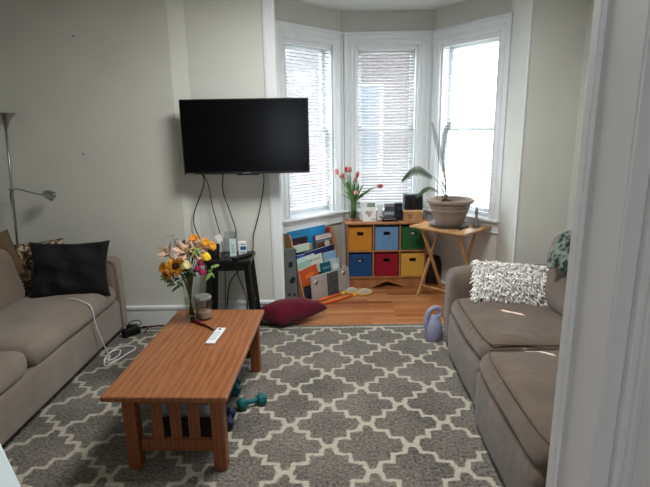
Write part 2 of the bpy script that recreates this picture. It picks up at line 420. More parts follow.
ZB, ZT = .775, 2.405
def bay_side(k, P, Q, o0, o1, names):
    """one wall of the bay with its window: local x along wall, local y outwards"""
    d = Q-P; L_ = d.length; a = atan2(d.y, d.x); t = .14
    b = B()
    b.box((o0/2, t/2, CZ/2), (o0, t, CZ)); b.box(((o1+L_)/2, t/2, CZ/2), (L_-o1, t, CZ))
    b.box(((o0+o1)/2, t/2, ZB/2-.01), (o1-o0, t, ZB-.02)); b.box(((o0+o1)/2, t/2, (ZT+CZ)/2), (o1-o0, t, CZ-ZT))
    w = struct(b.done(names[0], PAINT2)); w.location = P; w.rotation_euler = (0, 0, a)
    root = bpy.data.objects.new('window_%d' % k, None); COL.objects.link(root); root.location = P; root.rotation_euler = (0, 0, a); struct(root)
    cw = .125; c = (o0+o1)/2; W = o1-o0
    b = B()
    for sgn, xo in ((-1, o0), (1, o1)):
        b.box((xo+sgn*cw/2, -.010, (ZB+ZT)/2), (cw, .02, ZT-ZB), bev=.001)
        b.box((xo+sgn*(cw-.012), -.018, (ZB+ZT)/2+.06), (.024, .036, ZT-ZB+.13), bev=.006, seg=3)
        b.box((xo+sgn*.05, -.0115, (ZB+ZT)/2+.032), (.028, .026, ZT-ZB+.06), bev=.006, seg=3)
        b.box((xo+sgn*.008, -.012, (ZB+ZT)/2), (.014, .028, ZT-ZB), bev=.004)
    b.box((c, -.0105, ZT+cw/2), (W+2*cw, .021, cw), bev=.001)
    b.box((c, -.019, ZT+cw-.008), (W+2*cw+.01, .038, .026), bev=.006, seg=3)
    b.box((c, -.0135, ZT+.05), (W+.126, .029, .026), bev=.006, seg=3)
    b.box((c, -.013, ZT+.008), (W+.03, .030, .016), bev=.004)
    b.done('window_casing', TRIM, root)
    b = B()
    b.box((c, .0, ZB-.012), (W+2*cw+.03, .15, .026), bev=.008, seg=3)
    b.box((c, -.014, ZB-.05), (W+2*cw, .028, .045), bev=.006, seg=3)
    b.box((c, -.009, ZB-.095), (W+2*cw-.02, .018, .06), bev=.004)
    b.box((c, -.012, ZB-.128), (W+2*cw-.02, .026, .014), bev=.004)
    b.done('window_sill', TRIM, root)
    b = B()
    for xo in (o0+.008, o1-.008): b.box((xo, .07, (ZB+ZT)/2), (.016, .14, ZT-ZB))
    b.box((c, .07, ZT-.008), (W, .14, .016)); b.box((c, .09, ZB+.01), (W, .10, .02))
    b.done('window_jamb', TRIM, root)
    zm = 1.59
    for nm, y, z0, z1 in (('upper_sash', .112, zm-.02, ZT-.016), ('lower_sash', .078, ZB+.02, zm+.02)):
        b = B(); sw = .042
        for xo in (o0+.016+sw/2, o1-.016-sw/2): b.box((xo, y, (z0+z1)/2), (sw, .03, z1-z0), bev=.003)
        b.box((c, y, z1-sw/2), (W-.032, .03, sw), bev=.003)
        b.box((c, y, z0+sw*.65), (W-.032, .03, sw*1.3), bev=.003)
        s = b.done(nm, TRIM, root)
        B().box((c, y, (z0+z1)/2), (W-.1, .004, z1-z0-.08)).done('glass_pane', GLASS, s)
    return root, a
# openings measured along each wall
bay_side(1, L1, L2, .125, .738, ('wall_bay_left',))
bay_side(2, L2, R2, .152, .768, ('wall_bay_back',))
bay_side(3, R2, R1, .115, .785, ('wall_bay_right',))

def blind(P, Q, o0, o1, label, tilt, z_end, rag=0, wand=1):
    d = Q-P; a = atan2(d.y, d.x); L_ = d.length
    r = thing('venetian_blind', P, label, 'blind', a, 'white venetian blinds in the bay windows')
    c = (o0+o1)/2; W = o1-o0-.044
    B().box((c, .018, ZT-.026), (W+.006, .034, .022), bev=.003).done('headrail', WHITEP, r)
    b = B(); z = ZT-.05; k = 0
    while z > z_end+.03:
        m = Rx(radians(tilt+random.uniform(-2, 2))) @ Ry(random.uniform(-.002, .002))
        # crowned slat
        for sgn in (-1, 1):
            b.box(V((c, .018, z)) + m @ V((0, sgn*.0062, -.0006)), (W, .0128, .0011), m @ Rx(-sgn*.12))
        z -= .030; k += 1
    b.done('slats', BLIND, r)
    B().box((c, .018, z_end+.012), (W, .024, .014), bev=.003).done('bottom_rail', WHITEP, r)
    b = B()
    for f in (.2, .8):
        for yy in (.006, .030): b.tube([(c-W/2+W*f, yy, ZT-.05), (c-W/2+W*f, yy, z_end+.015)], .0009, 5)
    b.done('ladder_cord', WHITEP, r)
    if wand: B().tube([(o0+.07, -.004, ZT-.05), (o0+.072, -.008, ZT-.05-wand)], .004, 6).done('tilt_wand', CLEAR, r)
    return r
blind(L1, L2, .125, .738, 'white venetian blind in the left bay window, nearest the television', 30, .83, wand=.5)
blind(L2, R2, .152, .768, 'white venetian blind in the middle bay window above the cube shelf', 50, .80, wand=.45)
blind(R2, R1, .115, .785, 'white venetian blind in the right bay window behind the potted palm', 16, .80, wand=.6)

# near doorway: jamb, casing and wall on the camera's right, lintel, left wall
b = B(); b.box((1.33, .84, CZ/2), (1.66, .12, CZ)); b.box((-1.8, .84, CZ/2), (1.88, .12, CZ)); b.box((-.18, .84, 2.42), (1.36, .12, .62))
struct(b.done('wall_front', PAINT))
JX = .481
b = B()
b.box((JX+.022, .845, 1.055), (.044, .15, 2.11), bev=.004)
b.box((JX+.016, .90, 1.055), (.05, .03, 2.11), bev=.004)
for w0, w1, t in ((.0, .11, .018), (.012, .03, .026), (.085, .112, .036)):
    b.box((JX+.03+(w0+w1)/2, .77-t/2, 1.055), (w1-w0, t, 2.11), bev=.005, seg=3)
for w0, w1, t in ((.0, .11, .018), (.085, .112, .03)):
    b.box((JX+.03+(w0+w1)/2, .92+t/2-.005, 1.055), (w1-w0, t, 2.11), bev=.005, seg=3)
struct(b.done('trim_4', TRIM))
b = B(); b.box((-.86+.022, .845, 1.055), (.044, .15, 2.11), bev=.004); b.box((-.2, .845, 2.12), (1.4, .15, .03)); struct(b.done('trim_5', TRIM))
# rest of the near room
wall('wall_near_right', 1.99, 2.11, -2.5, .9); wall('wall_near_back_left', -2.74, -1.0, -2.6, -2.48); wall('wall_near_back_right', .6, 2.11, -2.6, -2.48)
b = B(); b.box((-.2, -2.54, .5), (1.6, .12, 1.0)); b.box((-.2, -2.54, 2.4), (1.6, .12, .66)); b.box((.12, -2.54, 1.5), (.96, .12, 1.1)); struct(b.done('wall_near_back', PAINT))  # leaves an opening, added behind the camera to let in fill light

# rug: object origin at the world origin so the lattice is in metres
b = B(); b.box((-.34, 2.5, .009), (3.3, 2.62, .014), bev=.005)
tag(b.done('area_rug', rug_mat()), 'large grey shag area rug with a cream stepped trellis pattern', 'rug')

# ------------------------------------------------------------------ television and its cables
tv = thing('television', (-.578, 3.7, 1.562), 'black flat screen television mounted on the wall left of the bay', 'television')
B().box((0, .012, 0), (.945, .035, .545), bev=.005).done('bezel', BLACKP, tv)
B().box((0, -.0065, .004), (.925, .003, .518)).done('screen', SCREEN, tv)
B().box((-.02, .045, -.02), (.55, .05, .34), bev=.012).done('rear_housing', BLACKM, tv)
b = B(); b.box((.02, .135, 0), (.16, .15, .05), bev=.004); b.box((.02, .207, 0), (.20, .014, .3), bev=.003); b.done('wall_bracket', BLACKM, tv)
b = B(); b.box((.01, .0, -.277), (.17, .02, .012), bev=.003); b.done('sensor_bar', BLACKP, tv)
LOGO = mat('logo_grey', (150, 152, 156), .5)
b = B()
for i in range(7): b.box((-.025+i*.008, -.0065, -.2665), (.005, .001, .005))
b.done('brand_mark', LOGO, tv)
b = B()
for i in range(9): b.box((-.455+i*.0075, -.0065, -.2655), (.0045, .001, .004))
b.done('spec_mark', LOGO, tv)
CABLE = BLACKM
def cable(name, pts, r, m, label, cat='cable', group=None, n=8):
    o = B().tube(smoothline(pts, n), r, 6).done(name, m, smooth=True)
    return tag(o, label, cat, group)
G1 = 'black cables hanging below the television'
cable('television_cable', [(-.93, 3.74, 1.30), (-.945, 3.84, 1.2), (-1.04, 3.86, .98), (-1.05, 3.86, .86), (-1.00, 3.86, .7), (-.99, 3.87, .4), (-1.0, 3.87, .05)], .0045, CABLE, 'leftmost black cable bowing left below the television', group=G1)
cable('television_cable', [(-.925, 3.75, 1.30), (-.91, 3.85, 1.18), (-.90, 3.86, 1.05), (-.87, 3.86, .9), (-.84, 3.87, .72), (-.83, 3.87, .45), (-.86, 3.87, .03)], .0035, CABLE, 'second black cable from the left below the television, thinner', group=G1)
cable('television_cable', [(-.77, 3.75, 1.30), (-.80, 3.85, 1.14), (-.75, 3.86, .95), (-.72, 3.86, .82), (-.74, 3.875, .7), (-.73, 3.89, .45), (-.70, 3.89, .35), (-.66, 3.88, .2), (-.68, 3.88, .03)], .0045, CABLE, 'black cable with a kink hanging below the middle of the television', group=G1)
cable('television_cable', [(-.465, 3.75, 1.30), (-.475, 3.85, 1.2), (-.52, 3.86, .98), (-.58, 3.87, .78), (-.60, 3.885, .64), (-.72, 3.88, .48), (-.80, 3.87, .36), (-.84, 3.87, .1)], .0045, CABLE, 'rightmost black cable running from the television down behind the medicine box', group=G1)

# ------------------------------------------------------------------ black stool and what stands on it
SX, SY, SZ = -.745, 3.70, .655
st = thing('stool', (SX, SY, 0), 'black wooden stool with splayed legs below the television', 'stool')
B().box((0, 0, SZ-.02), (.36, .29, .04), bev=.012, seg=3).done('seat', BLACKW, st)
b = B()
for sy in (-1, 1): b.box((0, sy*.115, SZ-.065), (.27, .018, .05))
for sx in (-1, 1): b.box((sx*.145, 0, SZ-.065), (.018, .21, .05))
b.done('apron', BLACKW, st)
for sx in (-1, 1):
    for sy in (-1, 1):
        f = lambda x, y, z: (sx*x, sy*y, z)
        b = B(); a0 = V((sx*.145, sy*.105, SZ-.04)); a1 = V((sx*.19, sy*.125, .017))
        d = (a0-a1); rot = d.to_track_quat('Z', 'Y').to_matrix()
        b.box((a0+a1)/2, (.042, .042, d.length), rot, bev=.004); b.done('leg', BLACKW, st)
for z, k in ((.2, 0), (.28, 1)):
    if k == 0: B().box((0, -.12, z), (.33, .018, .03)).done('rung', BLACKW, st)
    else:
        B().box((-.165, 0, z), (.018, .2, .03)).done('rung', BLACKW, st)
        B().box((.165, 0, z), (.018, .2, .03)).done('rung', BLACKW, st)
sz = SZ+.0005
o = B().lathe([(0, 0), (.045, 0), (.047, .004), (.047, .088), (.043, .093), (0, .093)], (-.865, 3.68, sz), 28).done('small_speaker', BLACKM, smooth='auto')
tag(o, 'small black cylindrical speaker at the left end of the stool', 'speaker')
t = thing('clear_box', (-.735, 3.70, sz), 'open clear plastic box with pale printing on the stool', 'box', .1)
b = B()
for c, d in (((0, 0, .002), (.10, .10, .003)), ((-.05, 0, .075), (.002, .10, .15)), ((.05, 0, .09), (.002, .10, .18)), ((0, .05, .09), (.10, .002, .18)), ((0, -.05, .075), (.10, .002, .15))): b.box(c, d)
b.done('shell', PLAST, t)
B().box((.02, -.0525, .075), (.05, .001, .14)).done('pale_sticker', mat('pale_sticker', (205, 222, 224), .6), t)
b = B()
for i in range(5): b.box((.02, -.0535, .095-i*.015), (.026-(i % 2)*.008, .0008, .005))
b.done('printing', mat('teal_print', (70, 140, 150), .6), t)
b = B(); b.prism([(-.022, 0), (-.006, -.012), (.022, .0), (.024, .05), (-.024, .055)], .0015, T(-.80, 3.64, sz+.13) @ M.Rotation(radians(80), 4, 'X') @ M.Rotation(.5, 4, 'Z'))
b.tube([(-.80, 3.64, sz+.135), (-.812, 3.65, sz+.05), (-.815, 3.652, sz)], .0015, 5)
tag(b.done('paper_tag', WHITEC), 'tilted white paper tag on a thin stick beside the clear box', 'tag')
t = thing('medicine_box', (-.65, 3.73, sz), 'small white medicine carton with a blue band on the stool', 'box', .12)
B().box((0, 0, .052), (.06, .045, .104), bev=.0015).done('carton', WHITEC, t)
b = B(); b.box((.006, -.0232, .055), (.044, .001, .028)); b.done('blue_band', mat('blue_print', (40, 82, 150), .5), t)
B().box((.006, -.0232, .085), (.034, .001, .006)).done('printed_line', mat('blue_print_2', (60, 110, 170), .5), t); B().box((.0, -.0232, .022), (.04, .001, .005)).done('printed_line', mat('blue_print_3', (60, 110, 170), .5), t)
t = thing('remote_control', (-.638, 3.625, sz), 'black remote control at the right front of the stool', 'remote control', radians(55))
B().box((0, 0, .011), (.19, .048, .02), bev=.007, seg=3).done('body', BLACKP, t)
b = B()
for i in range(7):
    for j in range(3): b.box((-.07+i*.02, (j-1)*.012, .022), (.009, .007, .003), bev=.001)
b.done('buttons', mat('button_grey', (52, 52, 55), .5), t)

# crumpled white plastic bag under the stool
b = B(); b.ball((0, 0, 0), .1, (1.25, .9, .8), 24)
for v in b.bm.verts:
    v.co += v.co.normalized()*(.035*noise.noise(v.co*22) + .02*noise.noise(v.co*60))
    v.co.z = max(v.co.z, -.062)
tag(b.done('plastic_bag', mat('crumpled_white_plastic', (214, 214, 208), .45, bump=.4, bscale=40), loc=(-.80, 3.6, .078+.016)), 'crumpled white plastic bag on the floor under the stool, left one', 'bag', 'crumpled bags under the stool')
b = B(); b.ball((0, 0, 0), .09, (1.1, .7, .8), 24)
for v in b.bm.verts:
    v.co += v.co.normalized()*(.03*noise.noise(v.co*25+V((5, 5, 5))) + .02*noise.noise(v.co*60))
    v.co.z = max(v.co.z, -.062)
tag(b.done('plastic_bag', mat('crumpled_clear_plastic', (190, 194, 196), .3, bump=.4, bscale=40), loc=(-.635, 3.62, .078+.016)), 'crumpled pale grey plastic bag on the floor by the right stool legs', 'bag', 'crumpled bags under the stool')

# ------------------------------------------------------------------ floor lamp behind the left sofa
lp = thing('floor_lamp', (-2.475, 3.755, 0), 'nickel torchiere floor lamp with a reading arm in the left corner', 'lamp')
B().lathe([(0, 0), (.095, 0), (.095, .012), (.05, .022), (.012, .03), (0, .03)], (0, 0, 0), 32).done('base', CHROME, lp, 'auto')
px, py = .10, 0.0
B().tube([(0, 0, .02), (.05, 0, .85), (.075, 0, 1.25), (.10, 0, 1.66)], .0095, 12).done('pole', CHROME, lp, True)
B().lathe([(.012, 0), (.018, .01), (.03, .045), (.062, .085), (.085, .105), (.082, .107), (.058, .088), (.026, .05), (.0, .03)], (.10, 0, 1.655), 32).done('lamp_bowl', CHROME, lp, 'auto')
B().tube(smoothline([(.06, 0, 1.03), (.052, -.004, 1.13), (.075, -.008, 1.19), (.13, -.01, 1.195), (.20, -.012, 1.175), (.28, -.014, 1.155), (.33, -.014, 1.155)], 6), .0065, 10).done('reading_arm', CHROME, lp, True)
B().lathe([(0, -.04), (.018, -.038), (.03, -.02), (.036, .012), (.038, .035), (.034, .035), (.028, .01), (0, 0)], (.36, -.02, 1.15), 24, Ry(radians(115))).done('reading_lamp_head', CHROME, lp, 'auto')
B().tube([(.068, -.012, 1.19), (.068, -.02, 1.2)], .012, 10).done('arm_clamp', CHROME, lp, True)

# ------------------------------------------------------------------ left sofa
SL = thing('sofa', (-1.62, 3.80, .016), 'long taupe fabric sofa along the left wall holding the black cushion', 'sofa')
# local: x towards the wall is negative, y negative towards the camera
B().cushion((-.40, -1.45, .185), (.78, 2.62, .26), .03, .0, 8, wr=.004).done('sofa_base', LSOFA, SL, True)
b = B(); b.box((-.44, -1.45, .03), (.66, 2.5, .06)); b.done('plinth', BLACKM, SL)  # one black slab for the feet and the shadow gap beneath
for k, (yc, sy) in enumerate(((-.755, 1.14), (-1.90, 1.14))):
    s = B().cushion((-.315, yc, .375), (.63, sy, .15), .065, .022, 12, wr=.012, seed=k*9).done('seat_cushion', LSOFA, SL, True)
for k, (yc, sy) in enumerate(((-.86, .82), (-1.72, .84))):
    B().cushion((-.64, yc, .60), (.20, sy, .42), .08, .04, 10, rot=Ry(radians(-14)), wr=.02, seed=3+k*5).done('back_cushion', LSOFA2, SL, True)
B().cushion((-.745, -1.45, .40), (.07, 2.5, .76), .03, .0, 8).done('backrest', LSOFA, SL, True)
for yc in (-.092, -2.80):
    B().cushion((-.39, yc, .335), (.76, .17, .61), .05, .008, 8, wr=.008).done('armrest', LSOFA, SL, True)
B().tube([(.005, -.172, .10), (.005, -.172, .60), (-.03, -.172, .625), (-.5, -.172, .635)], .004, 6).done('arm_piping', LSOFA2, SL, True)

def crease(m, sc, st, stretch=(1, 1, 1)):
    nt = m.node_tree; b = nt.nodes['Principled BSDF']; L = nt.links
    tc = nt.nodes.new('ShaderNodeTexCoord'); mp = nt.nodes.new('ShaderNodeMapping'); mp.inputs['Scale'].default_value = stretch; L.new(tc.outputs['Object'], mp.inputs['Vector'])
    n = nt.nodes.new('ShaderNodeTexNoise'); n.inputs['Scale'].default_value = sc; n.inputs['Detail'].default_value = 4; n.inputs['Distortion'].default_value = 1.5
    L.new(mp.outputs['Vector'], n.inputs['Vector'])
    bp = nt.nodes.new('ShaderNodeBump'); bp.inputs['Strength'].default_value = st; bp.inputs['Distance'].default_value = .03
    L.new(n.outputs['Fac'], bp.inputs['Height'])
    old = b.inputs['Normal'].links
    if old: L.new(old[0].from_socket, bp.inputs['Normal'])
    L.new(bp.outputs['Normal'], b.inputs['Normal'])
crease(RSOFA, 3.5, .28, (1, 1.8, 1)); crease(LSOFA, 3, .2, (1, 1.6, 1)); crease(MAROON, 6, .3)
def orient(cx, cy, cz, nx, ny, nz, roll=0):
    """matrix whose local z is the given normal and local y is upward"""
    n = V((nx, ny, nz)).normalized(); up = V((0, 0, 1)); x = up.cross(n).normalized(); y = n.cross(x)
    m = M((x, y, n)).transposed().to_4x4()
    return T(cx, cy, cz) @ m @ M.Rotation(roll, 4, 'Z')
CHAR = mat('charcoal_velvet', (19, 20, 25), .8, var=.3, scale=10, bump=.9, bscale=22, sheen=.05, spec=.25)
b = B().pillow(.53, .42, .15, orient(-1.845, 3.40, .645, .35, -.9, .36, radians(-4)), 26, .10, .06, 4)
cu = b.done('cushion', CHAR, smooth=True)
tag(cu, 'charcoal black square cushion leaning at the far end of the left sofa', 'cushion')
b = B().pillow(.36, .36, .12, orient(-2.33, 3.30, .74, .65, -.62, .3, radians(12)), 16, .08, .02, 9)
tag(b.done('cushion', mat('dark_brown_fabric', (104, 86, 66), .95, var=.25, bump=.4, bscale=150, spec=.1), smooth=True), 'dark brown cushion peaking above the back of the left sofa', 'cushion')
def speckle():
    m = mat('speckled_knit', (150, 138, 122), .95, spec=.1)
    nt = m.node_tree; bs = nt.nodes['Principled BSDF']; tc = nt.nodes.new('ShaderNodeTexCoord')
    v = nt.nodes.new('ShaderNodeTexVoronoi'); v.inputs['Scale'].default_value = 60; nt.links.new(tc.outputs['Object'], v.inputs['Vector'])
    r = nt.nodes.new('ShaderNodeValToRGB'); r.color_ramp.interpolation = 'CONSTANT'
    r.color_ramp.elements[0].color = srgb((120, 98, 72)); r.color_ramp.elements[1].position = .35; r.color_ramp.elements[1].color = srgb((172, 160, 142))
    e = r.color_ramp.elements.new(.6); e.color = srgb((70, 56, 48))
    nt.links.new(v.outputs['Distance'], r.inputs['Fac']); sx = nt.nodes.new('ShaderNodeSeparateColor'); nt.links.new(v.outputs['Color'], sx.inputs[0]); nt.links.new(sx.outputs[0], r.inputs['Fac'])
    nt.links.new(r.outputs['Color'], bs.inputs['Base Color']); return m
b = B().pillow(.40, .40, .12, orient(-2.13, 3.47, .645, .5, -.8, .3, 0), 14, .07, .01, 2)
tag(b.done('cushion', speckle(), smooth=True), 'speckled beige patterned cushion tucked behind the charcoal cushion', 'cushion')

# white charging cable over the seat front
cable('charging_cable', [(-1.80, 3.23, .483), (-1.72, 3.20, .485), (-1.66, 3.17, .475), (-1.61, 3.16, .44), (-1.598, 3.17, .30), (-1.59, 3.22, .15), (-1.58, 3.26, .03), (-1.56, 3.20, .022), (-1.52, 3.28, .022), (-1.55, 3.38, .022), (-1.60, 3.34, .022), (-1.59, 3.2, .024), (-1.52, 3.17, .024), (-1.47, 3.30, .022), (-1.44, 3.40, .022), (-1.50, 3.44, .024), (-1.58, 3.40, .026), (-1.6, 3.28, .026), (-1.55, 3.12, .024), (-1.50, 3.2, .022), (-1.46, 3.33, .024)], .0045, WHITEP, 'white charging cable falling over the left sofa front into a loose coil', n=10)
t = thing('power_strip', (-1.57, 3.66, .016), 'black power adapter lying on the rug by the far end of the left sofa', 'adapter', .9)
B().box((0, 0, .03), (.14, .06, .058), bev=.01).done('body', BLACKP, t)
B().tube(smoothline([(.07, 0, .02), (.12, .02, .03), (.13, -.03, .03), (.08, -.06, .01)], 6), .004, 6).done('cord', BLACKP, t, True)
t = thing('wall_plug_adapter', (-1.61, 3.78, .017), 'black plug adapter with a looped cord against the baseboard', 'adapter', .0)
B().box((0, 0, .02), (.085, .045, .04), bev=.006).done('body', BLACKP, t)
B().tube(smoothline([(.04, 0, .02), (.075, .01, .045), (.05, .02, .07), (-.01, .015, .06), (-.04, .0, .03)], 6), .004, 6).done('cord', BLACKP, t, True)
cable('floor_cable', [(-1.55, 3.80, .02), (-1.45, 3.825, .022), (-1.38, 3.83, .022), (-1.25, 3.80, .021), (-1.1, 3.82, .021)], .007, BLACKP, 'black cable lying along the foot of the baseboard behind the coffee table')

# ------------------------------------------------------------------ coffee table
CTR = radians(-2.2)
ct = thing('coffee_table', (-.706, 2.553, .016), 'oak mission style coffee table with slatted ends on the rug', 'table', CTR)
TW, TL, TH = .585, 1.115, .414
B().box((-.022, 0, TH-.014), (TW, TL, .028), bev=.007, seg=3).done('tabletop', OAK, ct)
lx, ly = .208, .485
for sx in (-1, 1):
    for sy in (-1, 1):
        B().box((sx*lx, sy*ly, (TH-.028)/2), (.062, .06, TH-.028), bev=.004).done('leg', OAKL, ct)
for sy in (-1, 1):
    B().box((0, sy*ly, .125), (.345, .026, .062), bev=.003).done('end_rail', OAKL, ct)
    B().box((0, sy*ly, TH-.05), (.345, .026, .042), bev=.003).done('top_rail', OAKL, ct)
    for k in (-1, 0, 1):
        B().box((k*.088, sy*ly, .255), (.052, .014, .21), bev=.002).done('slat', OAKL, ct)
for sx in (-1, 1): B().box((sx*.215, 0, TH-.053), (.022, .93, .05), bev=.003).done('side_apron', OAKL, ct)

# bin of clear plastic under the table
t = thing('storage_bin', (-.74, 2.36, .016), 'dark fabric bin under the coffee table filled with clear plastic', 'bin', CTR)
b = B()
for c, d in (((0, 0, .004), (.30, .26, .006)), ((-.15, 0, .08), (.008, .26, .16)), ((.15, 0, .08), (.008, .26, .16)), ((0, .13, .08), (.308, .008, .16)), ((0, -.13, .08), (.308, .008, .16))): b.box(c, d)
b.done('bin_wall', mat('dark_brown_canvas', (50, 42, 40), .9, var=.2, bump=.2), t)
b = B()
for k in range(9):
    x, y = -.1+.1*(k % 3), -.08+.08*(k//3)
    b.ball((x, y, .175+.02*random.random()), .055, (1, .8, 1.2), 12)
for v in b.bm.verts: v.co += v.co.normalized()*.02*noise.noise(v.co*60)
b.done('plastic_wrap', mat('crinkled_plastic', (176, 188, 196), .15, var=.3, scale=20, bump=.6, bscale=50, spec=.8), t, True)

# candle jar, pen, remote on the table
zt = .4305
t = thing('candle_jar', (-.785, 2.955, zt), 'lidded glass candle jar beside the flower vase', 'candle')
B().lathe([(0, 0), (.048, 0), (.05, .004), (.05, .135), (.047, .135), (.047, .01), (0, .01)], (0, 0, 0), 32).done('jar', JARG, t, 'auto')
B().lathe([(0, .011), (.046, .011), (.046, .05), (0, .05)], (0, 0, 0), 24).done('wax', mat('cream_wax', (205, 186, 170), .6), t, 'auto')
B().lathe([(0, .133), (.053, .133), (.053, .148), (.05, .152), (0, .153)], (0, 0, 0), 32).done('lid', mat('lid_metal', (186, 186, 186), .3, metal=.9), t, 'auto')
t = thing('pen', (-.775, 2.84, zt), 'black and red pen lying in front of the flower vase', 'pen', atan2(-.17, .18))
B().tube([(-.115, 0, .012), (-.06, 0, .014), (.02, 0, .010)], [.012, .014, .009], 10).done('barrel', mat('red_plastic', (96, 14, 20), .4), t, True)
B().tube([(-.125, 0, .014), (-.09, 0, .017), (-.065, 0, .015)], [.010, .017, .014], 10).done('cap', BLACKP, t, True)
B().tube([(.018, 0, .009), (.13, 0, .006)], [.007, .005], 8).done('tip', BLACKP, t, True)
t = thing('remote_control', (-.648, 2.66, zt), 'slim white remote control on the coffee table', 'remote control', radians(84))
B().box((0, 0, .006), (.22, .052, .011), bev=.003).done('body', WHITEP, t)
b = B(); b.box((.082, .002, .0125), (.016, .014, .002)); b.done('dark_window', BLACKP, t)
b = B(); b.box((-.01, 0, .0122), (.12, .034, .0012)); b.done('pale_label', mat('pale_label', (192, 200, 206), .5), t)

# ------------------------------------------------------------------ bouquet
va = thing('flower_vase', (-.858, 2.93, zt), 'tall clear glass vase holding the mixed bouquet on the coffee table', 'vase')
B().lathe([(0, 0), (.036, 0), (.04, .006), (.038, .12), (.045, .27), (.0475, .30), (.0445, .30), (.042, .27), (.035, .12), (.036, .022), (0, .018)], (0, 0, 0), 32).done('vase_body', CLEAR, va, 'auto')
B().lathe([(0, .02), (.034, .022), (.033, .12), (.034, .15), (0, .15)], (0, 0, 0), 24).done('water', pane_mat('water', (.88, .9, .84), .0), va, True)
STEM = mat('green_stem', (62, 84, 44), .6, var=.3)
LEAFM = mat('leaf_green', (52, 74, 38), .6, var=.35, scale=20)
LEAFL = mat('light_leaf_green', (120, 150, 80), .6, var=.25, scale=20)
VB = V((-.858, 2.93, zt))
def fl(name, pos, label, group, cat='flower'):
    """a cut flower: Empty at the foot of its stem inside the vase"""
    p = V(pos); foot = VB + V(((p.x-VB.x)*-.12, (p.y-VB.y)*-.12, .03))
    foot.x = max(VB.x-.022, min(VB.x+.022, foot.x)); foot.y = max(VB.y-.022, min(VB.y+.022, foot.y))
    t = thing(name, foot, label, cat, 0, group)
    q = p-foot; neck = V(((p.x-VB.x)*.30, (p.y-VB.y)*.30, .0)) + (VB-foot) + V((0, 0, .30))
    n2 = V((max(-.032, min(.032, neck.x-(VB-foot).x)), max(-.032, min(.032, neck.y-(VB-foot).y)), 0)) + (VB-foot); n2.z = .30-.03
    B().tube(smoothline([(0, 0, 0), n2, q*.6+n2*.4+V((0, 0, .01)), q], 5), .0028, 6).done('stem', STEM, t, True)
    return t, q
def petals(t, q, nrm, n, r, w, m, inner=.0, cup=.2, rows=1, name='petals', pmin=.0):
    nrm = V(nrm).normalized(); x = nrm.orthogonal().normalized(); y = nrm.cross(x); b = B()
    for k in range(rows):
        for i in range(n):
            a = 2*pi*(i+.5*k)/n + random.uniform(-.08, .08); d = x*cos(a)+y*sin(a); rr = r*(1-.22*k)*random.uniform(.9, 1.08)
            b.leaf(q + d*inner, q + d*rr + nrm*(cup*rr*(1+k)), w, nrm, droop=.12*rr)
    return b.done(name, m, t, True)
def centre(t, q, nrm, r, m, name='centre', h=.5):
    nrm = V(nrm).normalized(); rot = nrm.to_track_quat('Z', 'Y').to_matrix()
    return B().ball(q, r, (1, 1, h), 14, rot).done(name, m, t, True)
def rose(t, q, r, m, name='bloom'):
    """layered globe of overlapping petals"""
    b = B()
    for k, (rr, n, up) in enumerate(((.38, 3, .9), (.62, 4, .72), (.85, 5, .5), (1, 6, .22))):
        for i in range(n):
            a = 2*pi*i/n + k*.7; d = V((cos(a), sin(a), 0))
            c = q + d*r*rr*.55 + V((0, 0, r*(up-.5)*.5))
            rot = (d*.9+V((0, 0, .45))).to_track_quat('Z', 'Y').to_matrix()
            b.ball(c, r*.62, (1, 1, .28), 10, rot)
    return b.done(name, m, t, True)
GB = 'flowers of the mixed bouquet on the coffee table'
YEL = mat('sunflower_yellow', (236, 160, 26), .6, var=.25, scale=30); YEL2 = mat('golden_petals', (214, 148, 30), .6, var=.3, scale=30)
BRN = mat('sunflower_centre', (44, 24, 14), .9, bump=.5, bscale=200); CRM = mat('cream_yellow', (226, 218, 150), .7, var=.1)
MAG = mat('magenta_petals', (150, 30, 84), .7, var=.3, scale=40); PNK = mat('pale_pink', (212, 178, 160), .7, var=.2, scale=20); YEL3 = mat('bright_yellow', (232, 190, 34), .6, var=.15)
ORG = mat('orange_petals', (220, 130, 36), .65, var=.25, scale=30)
N0 = (.05, -1, .25)
t, q = fl('sunflower', (-.908, 2.85, .812), 'large yellow sunflower with a dark centre facing forward in the bouquet', GB)
petals(t, q, N0, 16, .062, .022, YEL, .012, .1, 2); centre(t, q+V((0, -.006, 0)), N0, .021, BRN, 'dark_centre')
t, q = fl('small_sunflower', (-.985, 2.86, .80), 'small golden flower at the far left of the bouquet', GB)
petals(t, q, (-.5, -.8, .3), 14, .04, .016, YEL2, .005, .25, 2); centre(t, q, (-.5, -.8, .3), .012, ORG)
t, q = fl('small_sunflower', (-.96, 2.83, .76), 'golden orange flower low at the left, below the lily', GB)
petals(t, q, (-.4, -.9, .0), 12, .036, .016, ORG, .004, .25, 2); centre(t, q, (-.4, -.9, 0), .010, BRN)
for (p, d, lab) in (((-.975, 2.90, .885), (-.5, -.3, .6), 'pale pink lily opening upward at the left of the bouquet'), ((-.83, 2.90, .905), (.2, -.5, .7), 'pale pink lily near the top middle of the bouquet'), ((-.775, 2.89, .895), (.6, -.4, .5), 'pale pink lily at the upper right of the bouquet'), ((-.865, 2.87, .90), (-.1, -.7, .5), 'pale pink lily above the sunflower'), ((-.80, 2.88, .905), (.1, -.9, .3), 'pale pink lily facing forward above the magenta flowers')):
    t, q = fl('lily', p, lab, GB)
    petals(t, q-V(d).normalized()*.03, d, 6, .068, .040, PNK, .004, .8, 1)
    b = B(); dn = V(d).normalized()
    for i in range(5):
        a = 2*pi*i/5; e = q + dn*.05 + V((cos(a), sin(a), 0))*.014; b.tube([q, e], .0009, 4); b.ball(e, .003, (1, 1, 1), 6)
    b.done('stamens', ORG, t, True)
